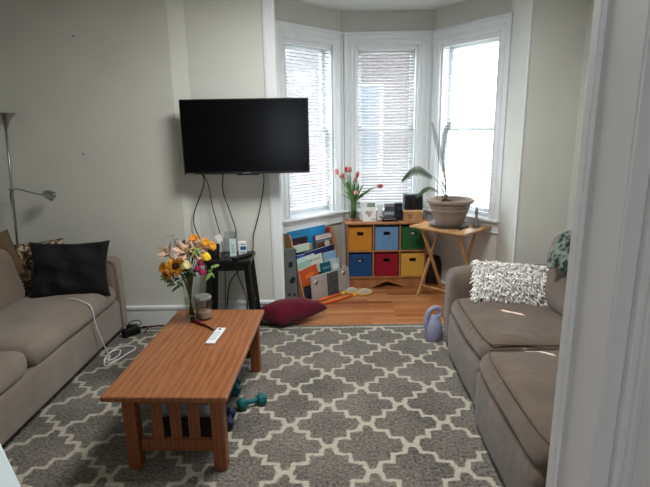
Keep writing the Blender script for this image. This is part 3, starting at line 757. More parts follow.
t, q = fl('rose', (-.845, 2.85, .825), 'creamy yellow rose right of the sunflower in the bouquet', GB); rose(t, q, .040, CRM)
t, q = fl('rose', (-.905, 2.87, .865), 'pale cream rose above the sunflower', GB); rose(t, q, .026, mat('pale_cream', (222, 200, 170), .7, var=.1))
for p, rr, lab in (((-.755, 2.86, .83), .027, 'magenta ball flower, uppermost of the three in the bouquet'), ((-.775, 2.845, .80), .025, 'magenta ball flower, left and middle of the three'), ((-.748, 2.845, .775), .026, 'magenta ball flower, lowest of the three in the bouquet')):
    t, q = fl('ball_flower', p, lab, GB)
    rose(t, q, rr, MAG)
t, q = fl('ball_flower', (-.725, 2.87, .865), 'round yellow flower at the right edge of the bouquet', GB); rose(t, q, .034, YEL3)
for p, d, lab in (((-.80, 2.91, .965), (0, -.5, .8), 'orange daisy at the very top of the bouquet'), ((-.735, 2.91, .94), (.5, -.5, .6), 'golden daisy at the upper right of the bouquet'), ((-.70, 2.92, .915), (.7, -.4, .5), 'golden daisy lowest on the upper right side of the bouquet'), ((-.865, 2.84, .852), (-.1, -.8, .4), 'small orange daisy between the sunflower and the cream rose')):
    t, q = fl('daisy', p, lab, GB)
    petals(t, q, d, 14, .034 if p[2] > .86 else .018, .013, ORG if 'orange' in lab else YEL2, .004, .3, 2); centre(t, q, d, .009, YEL2)
t, q = fl('berry_sprig', (-.93, 2.93, .975), 'thin sprig with small buds rising above the lilies', GB, 'sprig')
b = B()
for i in range(9):
    e = q + V((random.uniform(-.03, .03), random.uniform(-.02, .02), random.uniform(-.07, .015))); b.tube([q-V((0, 0, .07)), e], .0008, 4); b.ball(e, .0055, (1, 1, 1.2), 8)
b.done('buds', mat('grey_buds', (150, 148, 138), .7), t, True)
for k, (p, lab) in enumerate((((-.95, 2.84, .72), 'dark green leafy sprig hanging low at the left of the bouquet'), ((-.90, 2.84, .69), 'dark green leaves drooping over the vase rim'), ((-.83, 2.86, .745), 'dark green leaves below the cream rose'), ((-.80, 2.88, .87), 'bright green filler leaves in the middle of the bouquet'), ((-.70, 2.86, .765), 'light green heart shaped leaf at the right of the bouquet'), ((-.86, 2.96, .90), 'green leaves behind the lilies'))):
    t, q = fl('leaf_sprig', p, lab, GB, 'leaves')
    b = B()
    for i in range(13 if k != 4 else 5):
        a = random.uniform(0, 2*pi); s0 = q + V((random.uniform(-.02, .02), random.uniform(-.02, .02), random.uniform(0, .05)))
        b.leaf(s0, s0 + V((cos(a)*.045, sin(a)*.04-.01, random.uniform(-.045, .02))), .020 if k != 4 else .032, (0, -.4, 1), .006)
    b.done('leaves', LEAFL if k in (3, 4) else LEAFM, t, True)

# ------------------------------------------------------------------ dumbbells
def dumbbell(loc, rz, col, label, L_=.16, R_=.036):
    m = mat('vinyl_'+label.split()[0], col, .55, var=.1, bump=.1)
    t = thing('dumbbell', loc, label, 'dumbbell', rz, 'dumbbells beside the coffee table')
    B().tube([(-L_/2+.03, 0, R_*.97), (0, 0, R_*.97), (L_/2-.03, 0, R_*.97)], [.013, .015, .013], 14).done('handle', m, t, True)
    for s in (-1, 1):
        rot = Ry(pi/2)
        prof = [(0, -.028), (R_*.7, -.026), (R_*.95, -.016), (R_, 0), (R_*.95, .016), (R_*.7, .026), (0, .028)]
        B().lathe(prof, (s*(L_/2-.02), 0, R_*.97), 8, rot).done('weight_head', m, t, 'auto')
dumbbell((-.445, 2.585, .017), radians(25), (24, 98, 102), 'teal dumbbell lying at an angle on the rug right of the table')
dumbbell((-.575, 2.775, .017), radians(100), (20, 84, 90), 'teal dumbbell half hidden behind the edge of the coffee table', .15)
dumbbell((-.548, 2.42, .017), radians(95), (34, 42, 84), 'navy blue dumbbell close to the near right table leg', .14, .033)

# ------------------------------------------------------------------ maroon floor pillow
def quadpillow(c, t, n=20):
    """pillow with four given corners"""
    b = B(); c = [V(x) for x in c]
    for sg in (1, -1):
        g = []
        for i in range(n+1):
            row = []
            for j in range(n+1):
                u, v = i/n, j/n; U, W = 2*u-1, 2*v-1
                uu = .5+.5*U*(1-.09*(1-W*W)); vv = .5+.5*W*(1-.09*(1-U*U))
                p = c[0]*(1-uu)*(1-vv) + c[1]*uu*(1-vv) + c[2]*uu*vv + c[3]*(1-uu)*vv
                h = t/2*max(0, (1-U*U)*(1-W*W))**.42
                p = p + V((0, 0, sg*h*(1 if sg > 0 else .7) + .008*noise.noise(p*8)))
                row.append(b.bm.verts.new(p))
            g.append(row)
        for i in range(n):
            for j in range(n):
                q = (g[i][j], g[i+1][j], g[i+1][j+1], g[i][j+1]); b.bm.faces.new(q if sg > 0 else q[::-1])
    bmesh.ops.remove_doubles(b.bm, verts=b.bm.verts[:], dist=1e-5)
    return b
tag(quadpillow([(-.63, 3.80, .125), (-.37, 3.69, .085), (.03, 3.98, .10), (-.24, 4.12, .12)], .22).done('floor_pillow', MAROON, smooth=True), 'maroon square pillow on the floor in front of the book rack', 'pillow')

# ------------------------------------------------------------------ book rack in the bay
U = V((.719, .695, 0)); RA = atan2(.695, .719)
rk = thing('book_rack', (-.19, 4.40, 0), 'childrens wooden sling book rack standing under the left bay window', 'book rack', RA)
# local: x along the front, y back towards the wall
RW = .555
YZ = M(((0, 0, 1, 0), (1, 0, 0, 0), (0, 1, 0, 0), (0, 0, 0, 1)))    # prism plane = local yz, extruded along x
side = [(0, 0), (.262, 0), (.262, .625), (.205, .64), (.19, .625)]
for x in (-.016, RW): B().prism(side, .016, T(x, 0, 0) @ YZ).done('side_panel', BIRCH, rk)
SL_ = mat('dark_sling', (40, 52, 66), .9, var=.2)
b = B()
for y0, z0 in ((.035, .03), (.085, .14), (.13, .25), (.17, .36)):
    b.prism([(y0, z0), (y0+.05, z0), (y0+.05, z0+.006), (y0+.006, z0+.006), (y0+.006, z0+.09), (y0, z0+.09)], RW, T(0, 0, 0) @ YZ)
b.box((RW/2, .255, .33), (RW, .008, .55))
b.done('sling_pocket', SL_, rk)
GK = 'childrens books standing in the book rack'
def book(u0, u1, y, z0, z1, col, label, tilt=10, th=.012, deco=None, skew=0, cname=None):
    w = u1-u0; h = z1-z0; m = mat('cover_'+label.split()[0], col, .45, var=.12, scale=12)
    P0 = V((-.19, 4.40, 0)) + U*((u0+u1)/2) + V((-.695, .719, 0))*y + V((0, 0, z0))
    t = thing('book', P0, label, 'book', RA, GK)
    rot = Rx(radians(-tilt)) @ Ry(radians(skew))
    B().box(rot @ V((0, 0, h/2)), (w, th, h), rot, bev=.0015).done('cover', m, t)
    B().box(rot @ V((.001, 0, h/2+.001)), (w-.004, th*.6, h+.0005), rot).done('pages', WHITEC, t)
    for k, (cx_, cz_, dw, dh, dc, nm) in enumerate(deco or ()):
        b = B(); 
        if nm == 'letters':
            nl = max(3, int(dw*w/.022))
            for i in range(nl):
                x = (cx_-dw/2+dw*(i+.5)/nl)*w
                b.box(rot @ V((x, -th/2-.0006, cz_*h)), (dw*w/nl*.28, .001, dh*h), rot)
                b.box(rot @ V((x+dw*w/nl*.25, -th/2-.0006, (cz_+(dh*.3 if i % 2 else -dh*.3))*h)), (dw*w/nl*.3, .001, dh*h*.25), rot)
        elif nm == 'shape':
            bb = bmesh.ops.create_uvsphere(b.bm, u_segments=18, v_segments=8, radius=1)
            for v in bb['verts']:
                k2 = 1+.35*noise.noise(V((v.co.x*2+k, v.co.z*2, 3.1)))
                v.co = rot @ V((cx_*w+v.co.x*dw*w/2*k2, -th/2-.0003+v.co.y*.0012, cz_*h+v.co.z*dh*h/2*k2))
        else: b.box(rot @ V((cx_*w, -th/2-.0004, cz_*h)), (dw*w, .001, dh*h), rot)
        b.done(nm, mat('print', dc, .5), t)
    return t
book(.005, .265, .235, .37, .655, (36, 128, 176), 'blue picture book with a dark picture panel, leftmost in the top row', 2, .010,
     [(.05, .48, .8, .5, (44, 26, 30), 'picture_panel'), (-.1, .86, .7, .05, (24, 80, 130), 'letters'), (0, .5, .12, .12, (190, 40, 40), 'shape'), (.05, .38, .6, .12, (90, 34, 30), 'shape')])
book(.27, .50, .235, .37, .655, (30, 138, 196), 'bright blue picture book in the middle of the top row', 2, .010, [(-.1, .62, .5, .2, (24, 100, 160), 'shape'), (.2, .4, .2, .3, (24, 110, 170), 'shape')])
book(.505, .550, .225, .42, .63, (170, 32, 36), 'red book at the right end of the top row', 2, .012)
book(.01, .24, .185, .30, .515, (196, 214, 196), 'pale green book at the left of the second row', 6, .014, [(0, .15, .98, .16, (40, 84, 150), 'blue_band')])
book(.235, .275, .19, .32, .50, (176, 130, 84), 'tan book spine beside the pale green book', 6, .02)
book(.31, .54, .175, .34, .575, (104, 72, 62), 'picture book with two brown horses and a white title', 6, .012,
     [(0.02, .88, .94, .17, (222, 214, 214), 'title_band'), (0, .885, .8, .09, (60, 60, 80), 'letters'), (-.1, .42, .55, .45, (70, 44, 36), 'shape'), (.2, .55, .35, .3, (206, 190, 180), 'shape'), (0, .72, .9, .04, (90, 150, 190), 'blue_rule')])
book(.15, .545, .145, .22, .445, (34, 44, 96), 'wide navy blue book in the second row', 5, .012, skew=-3)
book(.01, .22, .150, .25, .425, (44, 96, 168), 'blue book below the pale green one', 5, .012)
book(.0+.008, .27, .118, .20, .405, (190, 212, 214), 'whitish teal book leaning at the left of the third row', 8, .010, [(0, .75, .8, .1, (90, 170, 180), 'letters'), (.1, .4, .6, .3, (110, 160, 180), 'shape')], skew=-5)
book(.14, .36, .110, .20, .395, (208, 212, 196), 'off white book with a green title in the third row', 8, .010, [(0, .8, .7, .1, (70, 110, 70), 'letters')], skew=-5)
book(.365, .545, .112, .20, .395, (136, 180, 208), 'light blue book at the right of the third row', 8, .012, [(0, .5, .7, .3, (170, 200, 214), 'shape')])
book(.01, .19, .085, .16, .375, (150, 186, 170), 'mint green book above the orange one', 8, .010, skew=-4)
book(.015, .25, .06, .13, .315, (190, 82, 38), 'orange book with rounded top in the lowest row', 10, .012, [(0, .55, .6, .25, (220, 110, 50), 'shape')], skew=-8)
book(.285, .42, .065, .13, .315, (28, 92, 110), 'dark teal book in the lowest row', 10, .012, [(0, .7, .7, .1, (170, 206, 214), 'letters')])
book(.42, .548, .065, .13, .325, (176, 200, 206), 'pale blue book at the right of the lowest row', 10, .012, [(0, .6, .7, .3, (230, 230, 226), 'shape')])
book(.02, .14, .045, .03, .14, (24, 52, 34), 'dark green book low at the left foot of the rack', 8, .012)
# grey metal case leaning on the rack's front
t = thing('metal_case', V((-.19, 4.40, 0)) + U*.30 + V((.695, -.719, 0))*.045, 'flat grey metal case with two round snaps leaning on the book rack', 'case', RA)
rot = Rx(radians(-4)); GREYM = mat('grey_aluminium', (176, 172, 168), .5, metal=.3, var=.08)
B().box(rot @ V((0, 0, .125)), (.52, .018, .25), rot, bev=.004).done('case_body', GREYM, t)
b = B(); b.box(rot @ V((.02, -.0105, .13)), (.15, .004, .225), rot); b.done('dark_photo_panel', mat('dark_photo', (84, 84, 86), .5, var=.5, scale=18), t)
for sx in (-1, 1): B().lathe([(0, .006), (.02, .005), (.024, 0), (0, 0)], rot @ V((sx*.19-.01, -.009, .20 if sx > 0 else .185)), 16, rot @ Rx(pi/2)).done('round_snap', CHROME, t, 'auto')
# grey board with cut-out shapes leaning on the rack's side
t = thing('grey_board', (-.262, 4.34, 0), 'dark grey board with black cut out shapes leaning against the left of the rack', 'board', radians(28))
m4 = Rx(radians(-3))
B().box(m4 @ V((-.065, 0, .275)), (.13, .03, .55), m4, bev=.012, seg=3).done('board', mat('slate_grey', (92, 98, 98), .45, var=.15, scale=6), t)
b = B()
for cx_, cz_, s_ in ((-.062, .40, 1), (-.050, .25, 1.1), (-.09, .12, .5), (-.04, .11, .5)):
    bb = bmesh.ops.create_uvsphere(b.bm, u_segments=26, v_segments=10, radius=1)
    for v in bb['verts']:
        a = atan2(v.co.z, v.co.x); rr = s_*(.022+.012*noise.noise(V((cos(a)*2.6, sin(a)*2.6, cz_*9))))
        h = sqrt(v.co.x**2+v.co.z**2)
        v.co = m4 @ V((cx_+cos(a)*rr*h*1.1, -.0155+v.co.y*.002, cz_+sin(a)*rr*h*1.25))
b.done('black_cutout', BLACKM, t)
B().box(m4 @ V((.0, .002, .27)), (.012, .03, .53), m4, bev=.003).done('dark_edge', BLACKM, t)

# butterfly nets on the floor
def net(p0, p1, hc, hr, label, hang):
    p0 = V(p0); p1 = V(p1); d = (p1-p0).normalized(); a = atan2(d.y, d.x)
    t = thing('toy_net', p0, label, 'net', a, 'toy nets on the wood floor')
    L_ = (p1-p0).length
    B().tube([(0, 0, .014), (L_, 0, .014)], [.014, .012], 12).done('handle', mat('orange_plastic', (226, 108, 52), .45), t, True)
    B().tube([(L_-.01, 0, .014), (L_+.05, 0, .014)], [.017, .019], 12).done('ferrule', YELP, t, True)
    ring = [(L_+.05+hr*(1-cos(2*pi*k/32)), hr*.72*sin(2*pi*k/32), .013) for k in range(33)]
    B().tube(ring, .008, 8).done('hoop', YELP, t, True)
    b = B(); n = 7
    for i in range(-n, n+1):
        s_ = i/(n+.5); e = sqrt(1-s_*s_)
        for fam in (0, 1):
            pts = []
            for k in range(13):
                r_ = -e + 2*e*k/12
                x_, y_ = (r_, s_) if fam == 0 else (s_, r_)
                x2 = .7071*(x_-y_); y2 = .7071*(x_+y_)
                rr = x_*x_+y_*y_
                pts.append((L_+.05+hr+hr*x2*.97, hr*.72*y2*.97, .013 + .035*(1-rr)))
            b.tube(pts, .0017, 4)
    b.done('netting', mat('white_netting', (214, 210, 196), .8), t)
YELP = mat('yellow_plastic', (222, 168, 70), .5)
net((-.03, 4.33, 0), (.27, 4.555, 0), None, .092, 'orange handled toy net with a yellow hoop, the nearer of two', 0)
net((-.07, 4.42, 0), (.16, 4.61, 0), None, .075, 'orange handled toy net with a yellow hoop, nearer the book rack', 0)
t = B().ball((0, 0, 0), .024, seg=16).done('toy_ball', mat('red_rubber', (196, 40, 34), .4), smooth=True, loc=(.272, 4.775, .024)); tag(t, 'small red ball on the floor between the nets and the cube shelf', 'ball')

# ------------------------------------------------------------------ cube shelf
OX0, OX1, OY0, OY1, OZ = .222, 1.03, 4.80, 5.09, .69
cs = thing('cube_shelf', ((OX0+OX1)/2, OY0, 0), 'wooden cube shelf with six coloured bins under the middle window', 'shelf')
W = OX1-OX0; D = OY1-OY0; zs = [.115, .392, .672]
for sx in (-1, 1): B().box((sx*(W/2-.008), D/2, OZ/2-.01), (.016, D, OZ-.02), bev=.0015).done('side_panel', SHELFW, cs)
B().box((0, D/2-.01, OZ-.009), (W+.03, D+.03, .018), bev=.003).done('top_panel', SHELFW, cs)
for z in zs[:2]: B().box((0, D/2, z), (W-.032, D, .016), bev=.0015).done('shelf_board', SHELFW, cs)
for sx in (-1, 1):
    for k in (0, 1): B().box((sx*W/6, D/2, (zs[k]+zs[k+1])/2), (.016, D-.002, zs[k+1]-zs[k]-.016), bev=.0015).done('divider', SHELFW, cs)
B().box((0, D-.004, .395), (W-.032, .006, .545)).done('back_panel', SHELFW, cs)
hw = W/2-.016
B().prism([(-hw, 0), (-.15, 0), (.01, .068), (.20, 0), (hw, 0), (hw, .107), (-hw, .107)], .014, T(0, .018, 0) @ M(((1, 0, 0, 0), (0, 0, 1, 0), (0, 1, 0, 0), (0, 0, 0, 1)))).done('kick_panel', SHELFW, cs)
cols = [[((36, 72, 120), 'royal blue'), ((142, 28, 44), 'red'), ((202, 156, 66), 'yellow')], [((192, 128, 48), 'orange'), ((104, 142, 184), 'light blue'), ((46, 92, 54), 'green')]]
cw = (W-.032-.032)/3
where = [['left', 'middle', 'right'], ['left', 'middle', 'right']]
for r_ in (0, 1):
    for c_ in (0, 1, 2):
        col, cn = cols[r_][c_]
        x = (OX0+OX1)/2 + (c_-1)*(W/3-.001); z0 = zs[r_]+.0085; h = zs[r_+1]-zs[r_]-.016-.022; w = cw-.014
        t = thing('storage_bin', (x, OY0+.012, z0), '%s fabric cube bin in the %s row of the shelf, %s column' % (cn, 'top' if r_ else 'bottom', where[r_][c_]), 'bin', random.uniform(-.015, .015), 'fabric bins in the cube shelf')
        m = mat('canvas_'+cn.replace(' ', '_'), col, .85, var=.12, scale=8, bump=.25, bscale=160, spec=.15)
        b = B(); hx, hz0, hz1 = .031, h*.66, h*.66+.030
        fy = .004
        b.box((0, .008, hz0/2), (w, .008, hz0)); b.box((0, .008, (hz1+h)/2), (w, .008, h-hz1))
        for s in (-1, 1): b.box((s*(w/2+hx)/2, .008, (hz0+hz1)/2), (w/2-hx, .008, hz1-hz0))
        for s in (-1, 1): b.box((s*(w/2-.004), .12, h/2), (.008, .226, h))
        b.box((0, .234, h/2), (w, .008, h)); b.box((0, .12, .004), (w-.01, .226, .008))
        b.done('bin_body', m, t)
        b = B()
        ring = [(-hx, hz0), (hx, hz0), (hx, hz1), (-hx, hz1)]
        for k in range(4):
            p, q = ring[k], ring[(k+1) % 4]; b.tube([(p[0], .003, p[1]), (q[0], .003, q[1])], .0022, 6)
        b.done('handle_rim', BLACKM, t)
        if cn in ('green', 'royal blue'):
            b = B(); b.ball((-.012, .03, hz0+.008), .012); b.ball((.012, .03, hz0+.010), .011); b.ball((0, .035, hz0+.0), .016)
            b.done('contents', mat('white_toy', (206, 206, 200), .6), t, True)

# things on the cube shelf
zo = OZ+.0005
tvs = thing('tulip_vase', (.300, 4.945, zo), 'fluted clear glass vase with water holding pink tulips', 'vase')
fl8 = lambda a: .03*cos(a*2*pi*12)
B().lathe([(0, 0), (.044, 0), (.052, .01), (.056, .06), (.05, .12), (.044, .19), (.052, .245), (.049, .245), (.041, .19), (.046, .12), (.051, .06), (.047, .018), (0, .014)], (0, 0, 0), 48, wob=fl8).done('vase_body', CLEAR, tvs, 'auto')
B().lathe([(0, .016), (.045, .018), (.049, .06), (.046, .11), (0, .11)], (0, 0, 0), 24).done('water', pane_mat('vase_water', (.9, .92, .85), 0), tvs, True)
TUL = mat('tulip_pink', (150, 46, 56), .6, var=.35, scale=40, rgb2=(206, 150, 140)); TUL2 = mat('tulip_pale', (206, 136, 130), .6, var=.2, scale=25)
TLF = mat('tulip_leaf', (86, 122, 62), .55, var=.3, scale=12)
def tulip(head, lab, up=(0, 0, 1), pale=False, bend=0, s=1):
    vb = V((.300, 4.945, zo)); hd = V(head); foot = vb + V(((vb.x-hd.x)*.12, (vb.y-hd.y)*.1, .02))
    foot.x = max(vb.x-.03, min(vb.x+.03, foot.x)); foot.y = max(vb.y-.03, min(vb.y+.03, foot.y))
    t = thing('tulip', foot, lab, 'flower', 0, 'pink tulips in the glass vase')
    q = hd-foot; u = V(up).normalized()
    rim = vb-foot + V((max(-.036, min(.036, (hd.x-vb.x)*.4)), max(-.036, min(.036, (hd.y-vb.y)*.4)), .235))
    pts = smoothline([(0, 0, 0), rim, rim*.45+q*.55 + V((0, 0, .015+bend)), q-u*.02], 6)
    B().tube(pts, .0032, 6).done('stem', TLF, t, True)
    b = B(); rot = u.to_track_quat('Z', 'Y').to_matrix()
    b.lathe([(0, -.024), (.010, -.022), (.019, -.010), (.022, .004), (.019, .020), (.012, .032), (.004, .036), (0, .035)], q, 12, rot, wob=lambda a: .12*cos(a*2*pi*3))
    for k in range(6):
        a = 2*pi*k/6; d = rot @ V((cos(a), sin(a), 0)); b.leaf(q - u*.018 + d*.008, q + u*.036*s + d*(.014 if k % 2 else .009), .024, d, .0, th=.002)
    b.done('bloom', TUL2 if pale else TUL, t, True)
    b = B()
    if not pale:
        for k in range(2):
            i = 5+k*4; p = pts[min(i, len(pts)-3)]; a = random.uniform(0, 2*pi); e = p*.2+q*.8+V((cos(a)*.035, sin(a)*.03, random.uniform(-.03, .02)))
            b.leaf(p, e, .028, (cos(a+1.5), sin(a+1.5), .3), .01, 8)
        b.done('leaf', TLF, t, True)
    else: b.bm.free()
tulip((.135, 4.93, 1.185), 'open striped tulip, leftmost and leaning out of the vase', (-.4, -.1, 1), True)
tulip((.185, 4.92, 1.145), 'deep pink tulip at the left of the upright ones', (-.2, -.3, 1))
tulip((.225, 4.93, 1.205), 'deep pink tulip, the tallest in the vase', (-.05, -.2, 1))
tulip((.262, 4.96, 1.20), 'deep pink tulip just right of the tallest one', (.1, 0, 1))
tulip((.338, 4.93, 1.155), 'deep pink tulip at the upper right of the vase', (.25, -.2, 1))
tulip((.318, 4.95, 1.10), 'deep pink tulip slightly lower at the right', (.2, 0, 1))
tulip((.558, 4.90, 1.045), 'deep pink tulip bending far out to the right', (1, -.2, .15), bend=-.02)
tulip((.315, 4.88, .985), 'pale pink tulip drooping over the front of the vase', (.3, -.8, -.1), True)
b = B()
for k in range(11):
    a = 2*pi*k/11; p = V((.300+.03*cos(a), 4.945+.03*sin(a), zo+.2)); b.leaf(p, p+V((.085*cos(a), .055*sin(a), random.uniform(.08, .22))), .030, (-cos(a), -sin(a), .5), .02, 8)
    b.tube([p+V((-.01*cos(a), -.01*sin(a), -.17)), p], .004, 5)
tag(b.done('tulip_leaves', TLF, smooth=True), 'broad green tulip leaves fanning out of the glass vase rim', 'leaves')

GF = 'small frames and boxes on the cube shelf'
# heart frame
t = thing('picture_frame', (.452, 4.865, zo), 'square white frame with a heart shaped opening on the shelf', 'picture frame', radians(4))
wf, hf = .135, .145
def heart(s, n=40):
    return [(s*16*sin(a)**3/17, s*(13*cos(a)-5*cos(2*a)-2*cos(3*a)-cos(4*a)+2)/17) for a in [2*pi*k/n for k in range(n)]]
b = B(); tl = M.Rotation(radians(90-8), 4, 'X'); hp = heart(.043)
# plate with a heart hole: quads from the heart to the square border
n = len(hp); outer = []
for (x, y) in hp:
    k = max(abs(x)/(wf/2), abs(y)/(hf/2)); k = max(k, 1e-4); outer.append((x/k, y/k))
for zz in (0, .014):
    vi = [b.bm.verts.new(tl @ V((x, y+hf/2, zz))) for x, y in hp]; vo = [b.bm.verts.new(tl @ V((x, y+hf/2, zz))) for x, y in outer]
    if zz == 0: a0, a1 = vi, vo
    for k in range(n): b.bm.faces.new((vi[k], vi[(k+1) % n], vo[(k+1) % n], vo[k]))
for k in range(n):
    b.bm.faces.new((a0[k], a0[(k+1) % n], vi[(k+1) % n], vi[k])); b.bm.faces.new((a1[(k+1) % n], a1[k], vo[k], vo[(k+1) % n]))
for sx in (-1, 1):
    for sy in (0, 1): b.box(tl @ V((sx*(wf/2-.006), hf*sy+(.006 if sy == 0 else -.006), .007)), (.012, .014, .012))
b.done('frame', WHITEC, t)
b = B(); b.box(tl @ V((0, hf/2, .002)), (.11, .002, .11), tl.to_3x3() @ Rx(radians(90))); b.done('photograph', mat('sepia_photo', (160, 140, 124), .6, var=.5, scale=30, rgb2=(214, 204, 194)), t)
b = B()
for k in range(3): b.ball(tl @ V((.028+k*.011, .022, .0145)), .006, (.8, .8, .9), 8)
b.done('small_lettering', BLACKM, t)
t = thing('picture_frame', (.445, 4.965, zo), 'taller white frame standing behind the heart frame', 'picture frame', radians(-3), GF)
B().box((0, .0, .09), (.15, .014, .18), bev=.002).done('frame', WHITEP, t); B().box((.035, -.0075, .09), (.08, .001, .175)).done('green_panel', mat('sage_panel', (138, 150, 138), .6), t)
t = thing('picture_frame', (.588, 4.95, zo), 'narrow white frame between the heart frame and the black case', 'picture frame', radians(6), GF)
B().box((-.02, 0, .085), (.05, .016, .17), bev=.002).done('frame', WHITEP, t); B().box((-.015, -.0088, .03), (.016, .001, .018)).done('dark_mark', BLACKM, t)
t = thing('picture_frame', (.672, 4.99, zo), 'glossy silver grey frame behind the flat black case', 'picture frame', radians(-5), GF)
B().box((0, 0, .083), (.105, .014, .165), bev=.002).done('frame', CHROME, t)
b = B(); b.box((0, -.0078, .105), (.09, .001, .05)); b.done('dark_panel', mat('steel_blue_glass', (70, 84, 92), .2), t)
b = B(); b.box((0, -.0078, .06), (.09, .001, .028)); b.done('pale_panel', mat('pale_panel', (176, 184, 184), .3), t)
t = thing('black_case', (.655, 4.875, zo), 'flat black case with a pale stripe lying at the shelf front', 'case', radians(3))
B().box((0, 0, .018), (.145, .07, .036), bev=.004).done('case_body', BLACKP, t); B().box((0, -.0352, .024), (.13, .001, .006)).done('pale_stripe', LOGO, t)
t = thing('speaker', (.757, 4.94, zo), 'upright black box with two round drivers beside the dark binders', 'speaker', radians(4))
B().box((0, 0, .087), (.072, .07, .174), bev=.005).done('body', mat('navy_black_plastic', (22, 26, 38), .4), t)
for z in (.055, .12): B().lathe([(.018, .002), (.022, .0), (.022, .004), (.012, .003), (0, .001)], (0, -.036, z), 18, Rx(pi/2)).done('driver', mat('dark_driver', (44, 48, 58), .5), t, 'auto')
for k, (x, w_, lab) in enumerate(((.852, .062, 'leftmost tall black binder standing behind the carved box'), (.915, .060, 'middle tall black binder standing behind the carved box'), (.978, .060, 'rightmost tall black binder, beside the palm fronds'))):
    t = thing('binder', (x, 5.005, zo), lab, 'binder', 0, 'black binders on the cube shelf')
    B().box((0, 0, .125), (w_-.003, .12, .25), bev=.003).done('spine_cover', mat('binder_black', (20, 20, 24), .45), t)
    B().lathe([(0, .0015), (.009, .001), (.009, 0), (0, 0)], (0, -.061, .06), 14, Rx(pi/2)).done('finger_ring', CHROME, t)
t = thing('carved_box', (.895, 4.875, zo), 'small light wooden box with a carved pattern on the shelf', 'box', radians(-4))
B().box((0, 0, .043), (.185, .10, .086), bev=.003).done('box_body', PINE, t); B().box((0, 0, .094), (.195, .108, .014), bev=.003).done('lid', PINE, t)
b = B()
for (x, z, r_) in ((-.03, .05, .012), (-.048, .062, .008), (-.012, .062, .008), (-.04, .033, .007), (-.018, .034, .007), (-.03, .072, .006)): b.lathe([(r_, 0), (r_, .0015), (r_*.6, .0015), (r_*.6, 0)], (x, -.05, z), 14, Rx(pi/2))
b.done('carving', mat('dark_carving', (84, 58, 40), .7), t)

# ------------------------------------------------------------------ folding tray table and palm
TO = V((.81, 4.58, 0)); l = V((.669, -.743, 0)); s_ = V((.707, .707, 0))
TA = atan2(l.y, l.x)
tt = thing('tray_table', TO, 'folding light wood tray table with crossed legs holding the palm', 'table', TA)
# local x along l (0..60 cm), local y = +90deg (towards the window)
TX, TY = .60, .46
B().box((TX/2, TY/2, .69), (TX, TY, .02), bev=.005, seg=3).done('tabletop', PINE, tt)
for x in (.10, .50):
    y0, y1 = .05, .40
    for (ya, yb) in ((y0, y1), (y1, y0)):
        a0 = V((x + (.012 if ya == y0 else -.012), ya, .682)); a1 = V((x + (.012 if ya == y0 else -.012), yb, .012)); d = a0-a1
        B().box((a0+a1)/2, (.02, .034, d.length+.02), d.to_track_quat('Z', 'X').to_matrix() @ Rz(pi/2), bev=.005).done('leg', PINE, tt)
for y in (.05, .40): B().tube([(.08, y, .668), (.52, y, .668)], .011, 10).done('crossbar', PINE, tt, True)
B().tube([(.10, .098, .10), (.50, .098, .10)], .010, 10).done('crossbar', PINE, tt, True)
TZ = .7005
pc = TO + M.Rotation(TA, 3, 'Z') @ V((.285, .235, 0))
o = B().lathe([(0, 0), (.165, 0), (.18, .008), (.186, .022), (.178, .022), (.165, .012), (0, .010)], (0, 0, 0), 40).done('plant_saucer', mat('dark_saucer', (82, 74, 70), .6), smooth='auto', loc=(pc.x, pc.y, TZ))
tag(o, 'round dark saucer under the palm pot on the tray table', 'saucer')
pl = thing('potted_palm', (pc.x, pc.y, TZ+.0108), 'small sago palm in a wide ribbed taupe pot on the tray table', 'plant')
TERR = mat('taupe_terracotta', (146, 128, 116), .75, var=.15, scale=6, bump=.15)
B().lathe([(0, 0), (.115, 0), (.125, .01), (.15, .08), (.172, .14), (.178, .146), (.174, .152), (.186, .182), (.190, .188), (.186, .194), (.196, .212), (.214, .216), (.219, .232), (.212, .246), (.196, .246), (.190, .225), (.165, .19), (.0, .19)], (0, 0, 0), 56).done('pot', TERR, pl, 'auto')
b = B().lathe([(.185, .0), (.12, .008), (.0, .014)], (0, 0, .193), 32)
b.lathe([(0, .0), (.05, .0), (.055, .02), (.035, .045), (0, .052)], (-.04, -.01, .198), 20)
b.done('soil', mat('dark_soil', (52, 42, 34), .95, bump=.8, bscale=80), pl, True)
FR = mat('palm_leaflet', (66, 88, 56), .5, var=.3, scale=15); FRW = mat('palm_rachis', (104, 100, 66), .6, var=.2)
pb = V((pc.x, pc.y, TZ+.0108))
def frond(pts, llen, n, droop, label=None, start=.3, th=.006, up=(0, 0, 1), taper=.55, lw=.007):
    ps = smoothline([V(p)-pb for p in pts], 10); N_ = len(ps)
    f = B().tube(ps, [.0042*(1-.7*i/(N_-1)) for i in range(N_)], 6).done('frond', FRW, pl, True)
    b = B()
    for k in range(n):
        tt_ = start + (1-start)*k/(n-1); x = tt_*(N_-1); i = min(int(x), N_-2); p = ps[i].lerp(ps[i+1], x-i); d = (ps[i+1]-ps[i]).normalized()
        sd = d.cross(V(up));
        if sd.length < .1: sd = d.orthogonal()
        sd.normalize(); ll = llen*(sin(pi*(.18+.74*(k/(n-1))))**.7)*random.uniform(.85, 1.1)
        for s2 in (-1, 1):
            e = p + (sd*s2*.62 + d*taper + V((0, 0, -droop)))*ll
            b.leaf(p, e, lw, V(up), .12*ll, 4, .0008)
    b.done('leaflets', FR, f)
c0 = (1.137, 4.53, .945)
frond([c0, (1.10, 4.52, 1.05), (1.03, 4.50, 1.14), (.94, 4.47, 1.215), (.86, 4.45, 1.265), (.78, 4.43, 1.24), (.71, 4.42, 1.16)], .075, 36, 1.0, start=.42, lw=.0065, taper=.25)
